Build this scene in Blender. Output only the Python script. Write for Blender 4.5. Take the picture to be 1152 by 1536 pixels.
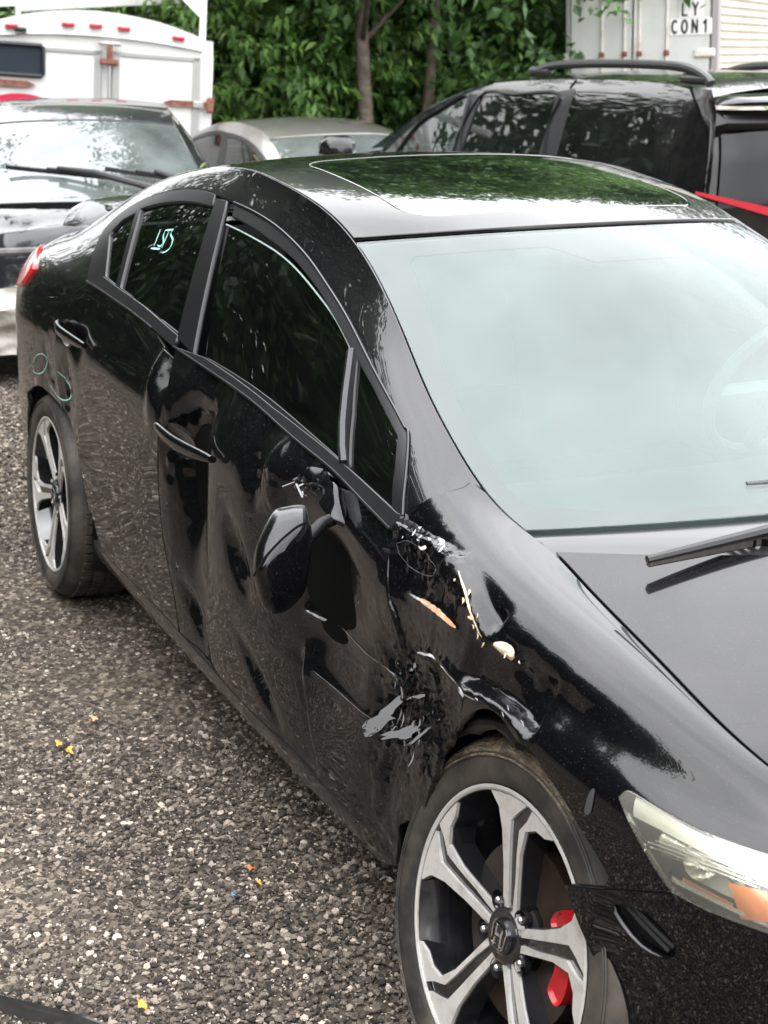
import bpy, math, random
import numpy as np
from mathutils import Vector, Matrix
from mathutils.geometry import delaunay_2d_cdt

for o in list(bpy.data.objects): bpy.data.objects.remove(o, do_unlink=True)
SC = bpy.context.scene
COL = SC.collection
R = math.radians

# ---------------------------------------------------------------- camera
CAM_P = Vector((1.7772, -1.9979, 1.6900))
YAW, PITCH, ROLL, FPX = 2.664969, -0.306342, 0.016999, 2259.79
fw = Vector((math.cos(PITCH)*math.cos(YAW), math.cos(PITCH)*math.sin(YAW), math.sin(PITCH)))
rt = fw.cross(Vector((0, 0, 1))).normalized(); up = rt.cross(fw)
r2 = math.cos(ROLL)*rt + math.sin(ROLL)*up; u2 = -math.sin(ROLL)*rt + math.cos(ROLL)*up
cd = bpy.data.cameras.new('camera'); cam = bpy.data.objects.new('camera', cd); COL.objects.link(cam)
cam.matrix_world = Matrix(((r2.x, u2.x, -fw.x, CAM_P.x), (r2.y, u2.y, -fw.y, CAM_P.y), (r2.z, u2.z, -fw.z, CAM_P.z), (0, 0, 0, 1)))
cd.sensor_fit = 'VERTICAL'; cd.sensor_height = 24; cd.lens = FPX / 1536 * 24; cd.clip_end = 2000; cd.clip_start = .05
cd.dof.use_dof = True; cd.dof.focus_distance = 2.9; cd.dof.aperture_fstop = 5.2
SC.camera = cam
SC.render.resolution_x = 768; SC.render.resolution_y = 1024

# ---------------------------------------------------------------- sky, sun, exposure
SUN_EL, SUN_AZ = R(62), R(-50)
W = bpy.data.worlds.new('World'); SC.world = W; W.use_nodes = True
nt = W.node_tree; nt.nodes.clear()
out = nt.nodes.new('ShaderNodeOutputWorld'); bg = nt.nodes.new('ShaderNodeBackground')
sky = nt.nodes.new('ShaderNodeTexSky'); sky.sky_type = 'NISHITA'; sky.sun_disc = False
sky.sun_elevation = SUN_EL; sky.sun_rotation = R(90) - SUN_AZ; sky.dust_density = 4; sky.air_density = 1.2
hs = nt.nodes.new('ShaderNodeHueSaturation'); hs.inputs['Saturation'].default_value = .12
tc = nt.nodes.new('ShaderNodeTexCoord')
no = nt.nodes.new('ShaderNodeTexNoise'); no.inputs['Scale'].default_value = 1.9; no.inputs['Detail'].default_value = 5; no.inputs['Roughness'].default_value = .55
cr = nt.nodes.new('ShaderNodeValToRGB')
cr.color_ramp.elements[0].position = .30; cr.color_ramp.elements[0].color = (15.5, 15.9, 17.0, 1)
cr.color_ramp.elements[1].position = .72; cr.color_ramp.elements[1].color = (27.5, 27.5, 27.5, 1)
mx = nt.nodes.new('ShaderNodeMix'); mx.data_type = 'RGBA'; mx.inputs['Factor'].default_value = .82
L = nt.links.new
L(tc.outputs['Generated'], no.inputs['Vector']); L(no.outputs['Fac'], cr.inputs['Fac'])
L(sky.outputs['Color'], hs.inputs['Color']); L(hs.outputs['Color'], mx.inputs['A']); L(cr.outputs['Color'], mx.inputs['B'])
sx = nt.nodes.new('ShaderNodeSeparateXYZ'); L(tc.outputs['Generated'], sx.inputs['Vector'])      # overcast sky: zenith brighter than horizon
mz = nt.nodes.new('ShaderNodeMapRange'); mz.inputs['To Min'].default_value = .30; mz.inputs['To Max'].default_value = 1.18; L(sx.outputs['Z'], mz.inputs['Value'])
vm = nt.nodes.new('ShaderNodeVectorMath'); vm.operation = 'SCALE'; L(mx.outputs['Result'], vm.inputs[0]); L(mz.outputs['Result'], vm.inputs['Scale'])
L(vm.outputs['Vector'], bg.inputs['Color']); bg.inputs['Strength'].default_value = .15
L(bg.outputs['Background'], out.inputs['Surface'])
sd = bpy.data.lights.new('sun', 'SUN'); sun = bpy.data.objects.new('sun', sd); COL.objects.link(sun)
sd.energy = .9; sd.angle = R(172); sd.color = (1, .96, .9)
sun.location = (-4, -3, 12)
sun.rotation_euler = Vector((-math.cos(SUN_EL)*math.cos(SUN_AZ), -math.cos(SUN_EL)*math.sin(SUN_AZ), -math.sin(SUN_EL))).to_track_quat('-Z', 'Y').to_euler()
SC.view_settings.view_transform = 'Standard'; SC.view_settings.look = 'None'
SC.view_settings.exposure = 1.08; SC.view_settings.gamma = 1
SC.view_settings.use_curve_mapping = False
# ---------------------------------------------------------------- helpers
def tag(o, label, cat, group=None, kind=None):
    if label: o['label'] = label
    if cat: o['category'] = cat
    if group: o['group'] = group
    if kind: o['kind'] = kind
    return o
def empty(name, loc=(0, 0, 0), rot=(0, 0, 0)):
    o = bpy.data.objects.new(name, None); COL.objects.link(o)
    o.location = loc; o.rotation_euler = rot; o.empty_display_size = .2
    return o
def mk(name, vs, fs, mat, parent=None, smooth=True, nrm=None, auto=None):
    me = bpy.data.meshes.new(name)
    me.from_pydata([tuple(map(float, v)) for v in vs], [], [tuple(map(int, f)) for f in fs])
    me.update()
    o = bpy.data.objects.new(name, me); COL.objects.link(o)
    if isinstance(mat, (list, tuple)):
        for m in mat: me.materials.append(m)
    else: me.materials.append(mat)
    if smooth: me.polygons.foreach_set('use_smooth', [True]*len(me.polygons))
    if nrm is not None: me.normals_split_custom_set_from_vertices([tuple(map(float, n)) for n in nrm])
    elif auto is not None and smooth: me.set_sharp_from_angle(angle=R(auto))
    if parent: o.parent = parent
    return o
class MB:
    """collects boxes, tubes, prisms into one mesh"""
    def __init__(s): s.v = []; s.f = []
    def add(s, vs, fs):
        n = len(s.v); s.v += [tuple(a) for a in vs]; s.f += [tuple(i+n for i in f) for f in fs]; return s
    def box(s, c, d, M=None, bev=0.0):
        x, y, z = d[0]/2, d[1]/2, d[2]/2; b = min(bev, x*.9, y*.9, z*.9)
        if b <= 0:
            vs = [Vector((a, e, g)) for a in (-x, x) for e in (-y, y) for g in (-z, z)]
            fs = [(0, 1, 3, 2), (4, 6, 7, 5), (0, 4, 5, 1), (2, 3, 7, 6), (0, 2, 6, 4), (1, 5, 7, 3)]
        else:
            vs = []; fs = []
            idx = {}
            for a in (-1, 1):
                for e in (-1, 1):
                    for g in (-1, 1):
                        for k in range(3):
                            p = [a*x, e*y, g*z]
                            for j in range(3):
                                if j != k: p[j] -= (a, e, g)[j]*b
                            idx[(a, e, g, k)] = len(vs); vs.append(Vector(p))
                        fs.append(tuple(idx[(a, e, g, k)] for k in ((0, 1, 2) if a*e*g > 0 else (0, 2, 1))))
            for k in range(3):
                i, j = [q for q in range(3) if q != k]
                for sg in (-1, 1):
                    loop = []
                    for (p, q) in ((-1, -1), (1, -1), (1, 1), (-1, 1)):
                        t = [0, 0, 0]; t[k] = sg; t[i] = p; t[j] = q; loop.append(idx[(t[0], t[1], t[2], k)])
                    fs.append(tuple(loop))
            for k in range(3):          # edges along axis k
                i, j = [q for q in range(3) if q != k]
                for p in (-1, 1):
                    for q in (-1, 1):
                        lo = [0, 0, 0]; lo[i] = p; lo[j] = q; hi = lo[:]; lo[k] = -1; hi[k] = 1
                        fs.append((idx[(*lo, i)], idx[(*hi, i)], idx[(*hi, j)], idx[(*lo, j)]))
        if M is not None: vs = [M @ v for v in vs]
        return s.add([v + Vector(c) for v in vs], fs)
    def tube(s, pts, r, n=8, cap=True, closed=False):
        P = [Vector(p) for p in pts]; m = len(P)
        rr = r if isinstance(r, (list, tuple)) else [r]*m
        vs = []; nrm = None
        for i in range(m):
            a = P[i-1] if (i > 0 or closed) else P[i]; b = P[(i+1) % m] if (i < m-1 or closed) else P[i]
            t = (b-a).normalized()
            if nrm is None:
                nrm = t.cross(Vector((0, 0, 1)) if abs(t.z) < .9 else Vector((1, 0, 0))).normalized()
            else:
                nrm = (nrm - t*nrm.dot(t)).normalized()
            bn = t.cross(nrm)
            for k in range(n):
                a_ = 2*math.pi*k/n
                vs.append(P[i] + (nrm*math.cos(a_) + bn*math.sin(a_))*rr[i])
        fs = []
        for i in range(m if closed else m-1):
            for k in range(n):
                fs.append((i*n+k, i*n+(k+1) % n, ((i+1) % m)*n+(k+1) % n, ((i+1) % m)*n+k))
        if cap and not closed:
            fs.append(tuple(range(n-1, -1, -1))); fs.append(tuple((m-1)*n+k for k in range(n)))
        return s.add(vs, fs)
    def prism(s, poly, h0, h1, M=None, bev=0.0):
        """poly 2D ccw list; extruded along local z from h0 to h1, top face shrunk by bev"""
        n = len(poly); c = [sum(p[0] for p in poly)/n, sum(p[1] for p in poly)/n]
        vs = [Vector((p[0], p[1], h0)) for p in poly]
        vs += [Vector((p[0], p[1], h1-bev)) for p in poly]
        fs = [tuple(range(n-1, -1, -1))]
        fs += [(i, (i+1) % n, n+(i+1) % n, n+i) for i in range(n)]
        if bev > 0:
            q = inset(poly, bev); vs += [Vector((p[0], p[1], h1)) for p in q]
            fs += [(n+i, n+(i+1) % n, 2*n+(i+1) % n, 2*n+i) for i in range(n)]; fs.append(tuple(2*n+i for i in range(n)))
        else: fs.append(tuple(n+i for i in range(n)))
        if M is not None: vs = [M @ v for v in vs]
        return s.add(vs, fs)
    def lathe(s, prof, n=48, M=None):
        """prof list of (r, y) about the y axis"""
        vs = []; m = len(prof)
        for k in range(n):
            a = 2*math.pi*k/n
            for r, y in prof: vs.append(Vector((r*math.sin(a), y, r*math.cos(a))))
        fs = [((k*m+i), (k*m+i+1), ((k+1) % n)*m+i+1, ((k+1) % n)*m+i) for k in range(n) for i in range(m-1)]
        if M is not None: vs = [M @ v for v in vs]
        return s.add(vs, fs)
    def grid(s, fn, nu, nv):
        vs = [fn(i/nu, j/nv) for i in range(nu+1) for j in range(nv+1)]
        fs = [(i*(nv+1)+j, (i+1)*(nv+1)+j, (i+1)*(nv+1)+j+1, i*(nv+1)+j+1) for i in range(nu) for j in range(nv)]
        return s.add(vs, fs)
    def build(s, name, mat, parent=None, smooth=True, auto=35):
        return mk(name, s.v, s.f, mat, parent, smooth, None, auto)
def inset(poly, d):
    """shrink a 2D polygon (ccw) by d"""
    n = len(poly); o = []
    ar = sum(poly[i][0]*poly[(i+1) % n][1] - poly[(i+1) % n][0]*poly[i][1] for i in range(n))
    sg = 1 if ar > 0 else -1
    for i in range(n):
        p = Vector(poly[i][:2]); a = (p - Vector(poly[i-1][:2])); b = (Vector(poly[(i+1) % n][:2]) - p)
        a = a.normalized() if a.length > 1e-9 else Vector((1, 0)); b = b.normalized() if b.length > 1e-9 else a
        na = Vector((-a.y, a.x)); nb = Vector((-b.y, b.x)); m = na + nb
        m = m.normalized() if m.length > 1e-6 else na
        k = max(.45, m.dot(na))
        q = p + m*(sg*d/k); o.append((q.x, q.y))
    return o
def catmull(P, n=6, closed=False):
    P = [tuple(p) for p in P]; m = len(P); o = []
    for i in range(m if closed else m-1):
        p0 = P[i-1] if (i > 0 or closed) else P[i]; p1 = P[i]; p2 = P[(i+1) % m]; p3 = P[(i+2) % m] if (i+2 < m or closed) else P[(i+1) % m]
        for k in range(n):
            t = k/n
            o.append(tuple(.5*((2*b) + (c-a)*t + (2*a-5*b+4*c-d)*t*t + (-a+3*b-3*c+d)*t**3) for a, b, c, d in zip(p0, p1, p2, p3)))
    if not closed: o.append(P[-1])
    return o
def rhash(i, j, s=0):
    h = (np.asarray(i, np.int64)*374761393 + np.asarray(j, np.int64)*668265263 + s*1442695041) & 0x7fffffff
    h = ((h ^ (h >> 13)) * 1274126177) & 0x7fffffff
    return ((h ^ (h >> 16)) & 0xffff) / 65535.0
def vnoise(x, y, s=0):
    i = np.floor(x).astype(int); j = np.floor(y).astype(int); a = x-i; b = y-j
    a = a*a*a*(a*(a*6-15)+10); b = b*b*b*(b*(b*6-15)+10)
    return ((rhash(i, j, s)*(1-a) + rhash(i+1, j, s)*a)*(1-b) + (rhash(i, j+1, s)*(1-a) + rhash(i+1, j+1, s)*a)*b)*2-1
def sstep(a, b, x):
    t = np.clip((x-a)/(b-a), 0, 1); return t*t*(3-2*t)
# ---------------------------------------------------------------- materials
MATS = {}
def mat(name, col=(.5, .5, .5), rough=.5, metal=0.0, spec=.5, coat=0.0, coat_ior=1.5, noise=None, bump=None, emit=None, coat_rough=.03, rnoise=None):
    if name in MATS: return MATS[name]
    m = bpy.data.materials.new(name); m.use_nodes = True; MATS[name] = m
    b = m.node_tree.nodes['Principled BSDF']; T = m.node_tree
    b.inputs['Base Color'].default_value = (*col, 1); b.inputs['Roughness'].default_value = rough
    b.inputs['Metallic'].default_value = metal; b.inputs['Specular IOR Level'].default_value = spec
    b.inputs['Coat Weight'].default_value = coat; b.inputs['Coat IOR'].default_value = coat_ior; b.inputs['Coat Roughness'].default_value = coat_rough
    tcn = T.nodes.new('ShaderNodeTexCoord')
    if noise:                                  # (scale, second colour, lo, hi[, detail])
        n = T.nodes.new('ShaderNodeTexNoise'); n.inputs['Scale'].default_value = noise[0]; n.inputs['Detail'].default_value = 8
        n.inputs['Roughness'].default_value = .65
        r = T.nodes.new('ShaderNodeValToRGB'); r.color_ramp.elements[0].position = noise[2]; r.color_ramp.elements[1].position = noise[3]
        r.color_ramp.elements[0].color = (*col, 1); r.color_ramp.elements[1].color = (*noise[1], 1)
        T.links.new(tcn.outputs['Object'], n.inputs['Vector']); T.links.new(n.outputs['Fac'], r.inputs['Fac']); T.links.new(r.outputs['Color'], b.inputs['Base Color'])
    if rnoise:                                 # (scale, lo rough, hi rough)
        n = T.nodes.new('ShaderNodeTexNoise'); n.inputs['Scale'].default_value = rnoise[0]; n.inputs['Detail'].default_value = 6
        mr = T.nodes.new('ShaderNodeMapRange'); mr.inputs['From Min'].default_value = .35; mr.inputs['From Max'].default_value = .7
        mr.inputs['To Min'].default_value = rnoise[1]; mr.inputs['To Max'].default_value = rnoise[2]
        T.links.new(tcn.outputs['Object'], n.inputs['Vector']); T.links.new(n.outputs['Fac'], mr.inputs['Value'])
        T.links.new(mr.outputs['Result'], b.inputs['Roughness'])
    if bump:                                   # (scale, strength, distance)
        n = T.nodes.new('ShaderNodeTexNoise'); n.inputs['Scale'].default_value = bump[0]; n.inputs['Detail'].default_value = 4
        bp = T.nodes.new('ShaderNodeBump'); bp.inputs['Strength'].default_value = bump[1]; bp.inputs['Distance'].default_value = bump[2]
        T.links.new(tcn.outputs['Object'], n.inputs['Vector']); T.links.new(n.outputs['Fac'], bp.inputs['Height']); T.links.new(bp.outputs['Normal'], b.inputs['Normal'])
    if emit: b.inputs['Emission Color'].default_value = (*emit[:3], 1); b.inputs['Emission Strength'].default_value = emit[3]
    return m
def paint(name, col, dust=(.30, .26, .21), amount=.06, metal=.0, coat_ior=1.7, rough=.28, low=None):
    """clear-coated car paint with a thin patchy film of road dust, thicker towards the sills when low is given"""
    m = mat(name, col, rough, metal, .06 if metal == 0 else .5, 1.0, coat_ior, coat_rough=.012)
    T = m.node_tree; b = T.nodes['Principled BSDF']
    tcn = T.nodes.new('ShaderNodeTexCoord')
    n = T.nodes.new('ShaderNodeTexNoise'); n.inputs['Scale'].default_value = 7; n.inputs['Detail'].default_value = 9; n.inputs['Roughness'].default_value = .7
    T.links.new(tcn.outputs['Object'], n.inputs['Vector'])
    mr = T.nodes.new('ShaderNodeMapRange'); mr.inputs['From Min'].default_value = .42; mr.inputs['From Max'].default_value = .8; mr.inputs['To Max'].default_value = amount
    T.links.new(n.outputs['Fac'], mr.inputs['Value'])
    fac = mr.outputs['Result']
    if low:
        sp = T.nodes.new('ShaderNodeSeparateXYZ'); T.links.new(tcn.outputs['Object'], sp.inputs['Vector'])
        m2 = T.nodes.new('ShaderNodeMapRange'); m2.inputs['From Min'].default_value = low[0]; m2.inputs['From Max'].default_value = low[1]; m2.inputs['To Min'].default_value = low[2]; m2.inputs['To Max'].default_value = 0
        T.links.new(sp.outputs['Z'], m2.inputs['Value'])
        n2 = T.nodes.new('ShaderNodeTexNoise'); n2.inputs['Scale'].default_value = 18; n2.inputs['Detail'].default_value = 8; T.links.new(tcn.outputs['Object'], n2.inputs['Vector'])
        mu = T.nodes.new('ShaderNodeMath'); mu.operation = 'MULTIPLY'; T.links.new(m2.outputs['Result'], mu.inputs[0]); T.links.new(n2.outputs['Fac'], mu.inputs[1])
        ad = T.nodes.new('ShaderNodeMath'); ad.operation = 'ADD'; T.links.new(mu.outputs[0], ad.inputs[0]); T.links.new(fac, ad.inputs[1]); fac = ad.outputs[0]
    n3 = T.nodes.new('ShaderNodeTexNoise'); n3.inputs['Scale'].default_value = 330; n3.inputs['Detail'].default_value = 2; T.links.new(tcn.outputs['Object'], n3.inputs['Vector'])
    m3 = T.nodes.new('ShaderNodeMapRange'); m3.inputs['From Min'].default_value = .66; m3.inputs['From Max'].default_value = .76; m3.inputs['To Max'].default_value = .16; T.links.new(n3.outputs['Fac'], m3.inputs['Value'])
    a3 = T.nodes.new('ShaderNodeMath'); a3.operation = 'ADD'; T.links.new(fac, a3.inputs[0]); T.links.new(m3.outputs['Result'], a3.inputs[1]); fac = a3.outputs[0]
    df = T.nodes.new('ShaderNodeBsdfDiffuse'); df.inputs['Color'].default_value = (*dust, 1)
    ms = T.nodes.new('ShaderNodeMixShader'); T.links.new(fac, ms.inputs['Fac']); T.links.new(b.outputs['BSDF'], ms.inputs[1]); T.links.new(df.outputs['BSDF'], ms.inputs[2])
    T.links.new(ms.outputs['Shader'], T.nodes['Material Output'].inputs['Surface'])
    return m
def glass(name, tint, ior=1.5, film=0.0, filmcol=(.6, .7, .68), gloss_tint=(1, 1, 1)):
    """thin pane: Fresnel mirror over a tinted see-through sheet with a pale diffuse film"""
    m = bpy.data.materials.new(name); m.use_nodes = True; MATS[name] = m; T = m.node_tree; T.nodes.clear()
    o = T.nodes.new('ShaderNodeOutputMaterial'); tr = T.nodes.new('ShaderNodeBsdfTransparent'); tr.inputs['Color'].default_value = (*tint, 1)
    gl = T.nodes.new('ShaderNodeBsdfGlossy'); gl.inputs['Roughness'].default_value = 0.008; gl.inputs['Color'].default_value = (*gloss_tint, 1)
    df = T.nodes.new('ShaderNodeBsdfDiffuse'); df.inputs['Color'].default_value = (*filmcol, 1)
    tcn = T.nodes.new('ShaderNodeTexCoord'); n = T.nodes.new('ShaderNodeTexNoise'); n.inputs['Scale'].default_value = 3.5; n.inputs['Detail'].default_value = 7
    mr = T.nodes.new('ShaderNodeMapRange'); mr.inputs['From Min'].default_value = .3; mr.inputs['From Max'].default_value = .75; mr.inputs['To Min'].default_value = film*.6; mr.inputs['To Max'].default_value = film*1.5
    T.links.new(tcn.outputs['Object'], n.inputs['Vector']); T.links.new(n.outputs['Fac'], mr.inputs['Value'])
    m1 = T.nodes.new('ShaderNodeMixShader'); T.links.new(mr.outputs['Result'], m1.inputs['Fac']); T.links.new(tr.outputs[0], m1.inputs[1]); T.links.new(df.outputs[0], m1.inputs[2])
    fr = T.nodes.new('ShaderNodeFresnel'); fr.inputs['IOR'].default_value = ior
    m2 = T.nodes.new('ShaderNodeMixShader'); T.links.new(fr.outputs['Fac'], m2.inputs['Fac']); T.links.new(m1.outputs[0], m2.inputs[1]); T.links.new(gl.outputs[0], m2.inputs[2])
    T.links.new(m2.outputs[0], o.inputs['Surface'])
    return m
# ---------------------------------------------------------------- panels cut out of a curved surface
def inpoly(P, poly):
    x, y = P[:, 0], P[:, 1]; q = np.asarray(poly, float); n = len(q); c = np.zeros(len(P), bool)
    for i in range(n):
        x1, y1 = q[i]; x2, y2 = q[i-1]
        if y1 == y2: continue
        c ^= ((y1 > y) != (y2 > y)) & (x < (x2-x1)*(y-y1)/(y2-y1)+x1)
    return c
def resample(poly, step):
    o = []
    n = len(poly)
    for i in range(n):
        a = np.array(poly[i], float); b = np.array(poly[(i+1) % n], float); l = np.linalg.norm(b-a)
        if l < 1e-6: continue
        k = max(1, int(math.ceil(l/step)))
        for j in range(k): o.append(tuple(a+(b-a)*j/k))
    return o
def dseg(P, pl):
    """offset of points P across a gently curved line pl (left +) and position 0..1 along its chord"""
    pl = np.asarray(pl, float); ch = pl[-1]-pl[0]; L_ = np.linalg.norm(ch); t = ch/L_; n = np.array([-t[1], t[0]])
    r = pl-pl[0]; a = r@t; h = r@n; o = np.argsort(a); q = P-pl[0]; al = q@t
    x_ = np.linspace(0, L_, 60); y_ = np.interp(x_, a[o], h[o]); k = np.exp(-.5*(np.arange(-8, 9)/3.5)**2); k /= k.sum()
    y_ = np.convolve(np.pad(y_, 8, 'edge'), k, 'valid')
    return q@n-np.interp(al, x_, y_), al/L_
def panel(name, S, outer, holes, mat_, parent=None, step=.03, disp=None, off=0.0, rim=.012, gap=.0022, bev=.0018, mirror=False, closed_back=False):
    """cut the polygon outer (minus holes), given in surface coordinates (u, v), out of surface S as a thin folded-edge panel"""
    to = lambda pl: [(u, float(S.arc(v))) for u, v in pl]
    O = to(outer)
    if gap: O = inset(O, gap)
    O = resample(O, step*.75); HS = []
    for h in holes:
        q = to(h)
        if gap:
            q = inset(q, -gap)
        HS.append(resample(q, step*.75))
    lo = np.min(O, axis=0); hi = np.max(O, axis=0)
    gx, gy = np.meshgrid(np.arange(lo[0]+step/2, hi[0], step), np.arange(lo[1]+step/2, hi[1], step*.9), indexing='ij')
    gx = gx + (np.arange(gx.shape[1]) % 2)[None, :]*step/2
    G = np.stack([gx.ravel(), gy.ravel()], 1)
    k = inpoly(G, O)
    for h in HS: k &= ~inpoly(G, h)
    G = G[k]
    B = np.array(O + [p for h in HS for p in h])
    if len(G):
        keep = np.ones(len(G), bool)
        for c in range(0, len(G), 4000):
            d = ((G[c:c+4000, None, :]-B[None])**2).sum(2).min(1); keep[c:c+4000] = d > (step*.42)**2
        G = G[keep]
    pts = [Vector(p) for p in B] + [Vector(p) for p in G]
    edges = []; n0 = 0
    for lp in [O]+HS:
        m = len(lp); edges += [(n0+i, n0+(i+1) % m) for i in range(m)]; n0 += m
    vv, ee, ff, ov, oe, of = delaunay_2d_cdt(pts, edges, [], 0, 1e-6)
    V = np.array([(v.x, v.y) for v in vv])
    F = np.array([f for f in ff if len(f) == 3])
    cen = V[F].mean(1); k = inpoly(cen, O)
    for h in HS: k &= ~inpoly(cen, h)
    F = F[k]
    u = V[:, 0]; v = S.inv(V[:, 1])
    def pos(u, v):
        p = S.at(u, v); n = S.normal(u, v)
        d = off if disp is None else off+disp(u, p[:, 2])
        return p + n*(d[:, None] if hasattr(d, 'shape') else d)
    P = pos(u, v)
    if disp is None: N = S.normal(u, v)
    else:
        e = .0022; f = S.inv(np.maximum(V[:, 1]+e, 0)) ; g = S.inv(np.maximum(V[:, 1]-e, 0))
        N = np.cross(pos(u, f)-pos(u, g), pos(u+e, v)-pos(u-e, v)); N /= np.linalg.norm(N, axis=1)[:, None]+1e-12
        N0 = S.normal(u, v); N[(N*N0).sum(1) < 0] *= -1
    # orientation
    a, b, c = P[F[:, 0]], P[F[:, 1]], P[F[:, 2]]
    fl = (np.cross(b-a, c-a)*N[F[:, 0]]).sum(1) < 0
    F[fl] = F[fl][:, ::-1]
    VV = P.tolist(); NN = N.tolist(); FF = [tuple(f) for f in F.tolist()]
    if rim:
        # boundary edges, in order of the faces
        cnt = {}
        for f in FF:
            for i in range(3):
                e_ = (f[i], f[(i+1) % 3]); cnt[e_] = 1
        bd = [e_ for e_ in cnt if (e_[1], e_[0]) not in cnt]
        outd = {}
        for a_, b_ in bd:
            t = P[b_]-P[a_]; o_ = np.cross(t, N[a_])
            for q in (a_, b_): outd[q] = outd.get(q, 0)+o_/(np.linalg.norm(o_)+1e-9)
        l1 = {}; l2 = {}
        for q, o_ in outd.items():
            o_ = o_/(np.linalg.norm(o_)+1e-9)
            l1[q] = len(VV); VV.append((P[q]+o_*bev-N[q]*bev).tolist()); NN.append((o_*.8+N[q]*.6).tolist())
            l2[q] = len(VV); VV.append((P[q]+o_*bev-N[q]*(bev+rim)).tolist()); NN.append(o_.tolist())
        for a_, b_ in bd:
            FF.append((b_, a_, l1[a_], l1[b_])); FF.append((l1[b_], l1[a_], l2[a_], l2[b_]))
    if mirror:
        VV = [(x, -y, z) for x, y, z in VV]; NN = [(x, -y, z) for x, y, z in NN]; FF = [f[::-1] for f in FF]
    return mk(name, VV, FF, mat_, parent, True, NN)
# ---------------------------------------------------------------- car shell surface
def pchip(xs, ys, q):
    xs = np.asarray(xs, float); ys = np.asarray(ys, float); q = np.asarray(q, float)
    h = np.diff(xs); d = np.diff(ys) / h
    m = np.zeros_like(ys); m[0] = d[0]; m[-1] = d[-1]
    for i in range(1, len(xs) - 1):
        if d[i-1] * d[i] > 0:
            w1 = 2*h[i] + h[i-1]; w2 = h[i] + 2*h[i-1]
            m[i] = (w1 + w2) / (w1/d[i-1] + w2/d[i])
    k = np.clip(np.searchsorted(xs, q) - 1, 0, len(h) - 1)
    t = (q - xs[k]) / h[k]
    return ((2*t**3 - 3*t**2 + 1)*ys[k] + (t**3 - 2*t**2 + t)*h[k]*m[k]
            + (-2*t**3 + 3*t**2)*ys[k+1] + (t**3 - t**2)*h[k]*m[k+1])

class Shell:
    """lofted body side: rows of (x, y, z) knots from sill to roof seam, smoothed along x, B-spline across"""
    def __init__(self, rows, x0, x1, nx=400, smooth=0.05):
        self.x0, self.x1 = x0, x1
        xs = np.linspace(x0, x1, nx)
        dx = xs[1] - xs[0]
        n = int(3 * smooth / dx) + 1
        ker = np.exp(-0.5 * (np.arange(-n, n+1) * dx / smooth)**2); ker /= ker.sum()
        R = []
        for kn in rows:
            kn = np.asarray(kn, float)
            out = []
            for c in (1, 2):
                a = pchip(kn[:, 0], kn[:, c], np.clip(xs, kn[0, 0], kn[-1, 0]))
                ap = np.concatenate([2*a[0] - a[n:0:-1], a, 2*a[-1] - a[-2:-n-2:-1]])
                out.append(np.convolve(ap, ker, 'valid'))
            R.append(np.stack(out, 1))
        R = np.array(R)                                   # rows, nx, 2
        R = np.concatenate([2*R[:1] - R[1:2], R, 2*R[-1:] - R[-2:-1]])
        self.R = R; self.nx = nx; self.nv = len(rows) - 1
    def at(self, x, v):
        x = np.asarray(x, float); v = np.asarray(v, float)
        fx = np.clip((x - self.x0) / (self.x1 - self.x0) * (self.nx - 1), 0, self.nx - 1.001)
        i = fx.astype(int); t = (fx - i)[:, None]
        k = np.clip(v.astype(int), 0, self.nv - 1); s = (v - k)[:, None]
        B = [(1-s)**3/6, (3*s**3 - 6*s**2 + 4)/6, (-3*s**3 + 3*s**2 + 3*s + 1)/6, s**3/6]
        o = 0
        for j in range(4):
            o = o + B[j] * (self.R[k+j, i]*(1-t) + self.R[k+j, np.minimum(i+1, self.nx-1)]*t)
        return np.concatenate([x[:, None], o], 1)
    def _arc(self):
        if not hasattr(self, 'A'):
            q = np.linspace(0, self.nv, self.nv*20+1); P = self.at(np.full(len(q), -.9), q)
            self.Aq = q; self.A = np.concatenate([[0], np.cumsum(np.linalg.norm(np.diff(P, axis=0), axis=1))])
    def arc(self, v): self._arc(); return np.interp(v, self.Aq, self.A)
    def inv(self, a): self._arc(); return np.interp(a, self.A, self.Aq)
    def vz(self, x, z):
        q = np.linspace(0, self.nv, 600); P = self.at(np.full(600, float(x)), q); return float(np.interp(z, P[:, 2], q))
    def normal(self, x, v):
        e = 0.004; f = 0.02
        a = self.at(x+e, v) - self.at(x-e, v); b = self.at(x, v+f) - self.at(x, np.maximum(v-f, 0))
        n = np.cross(a, b); n /= np.linalg.norm(n, axis=1)[:, None] + 1e-12
        return n          # points outwards (-y)
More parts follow.
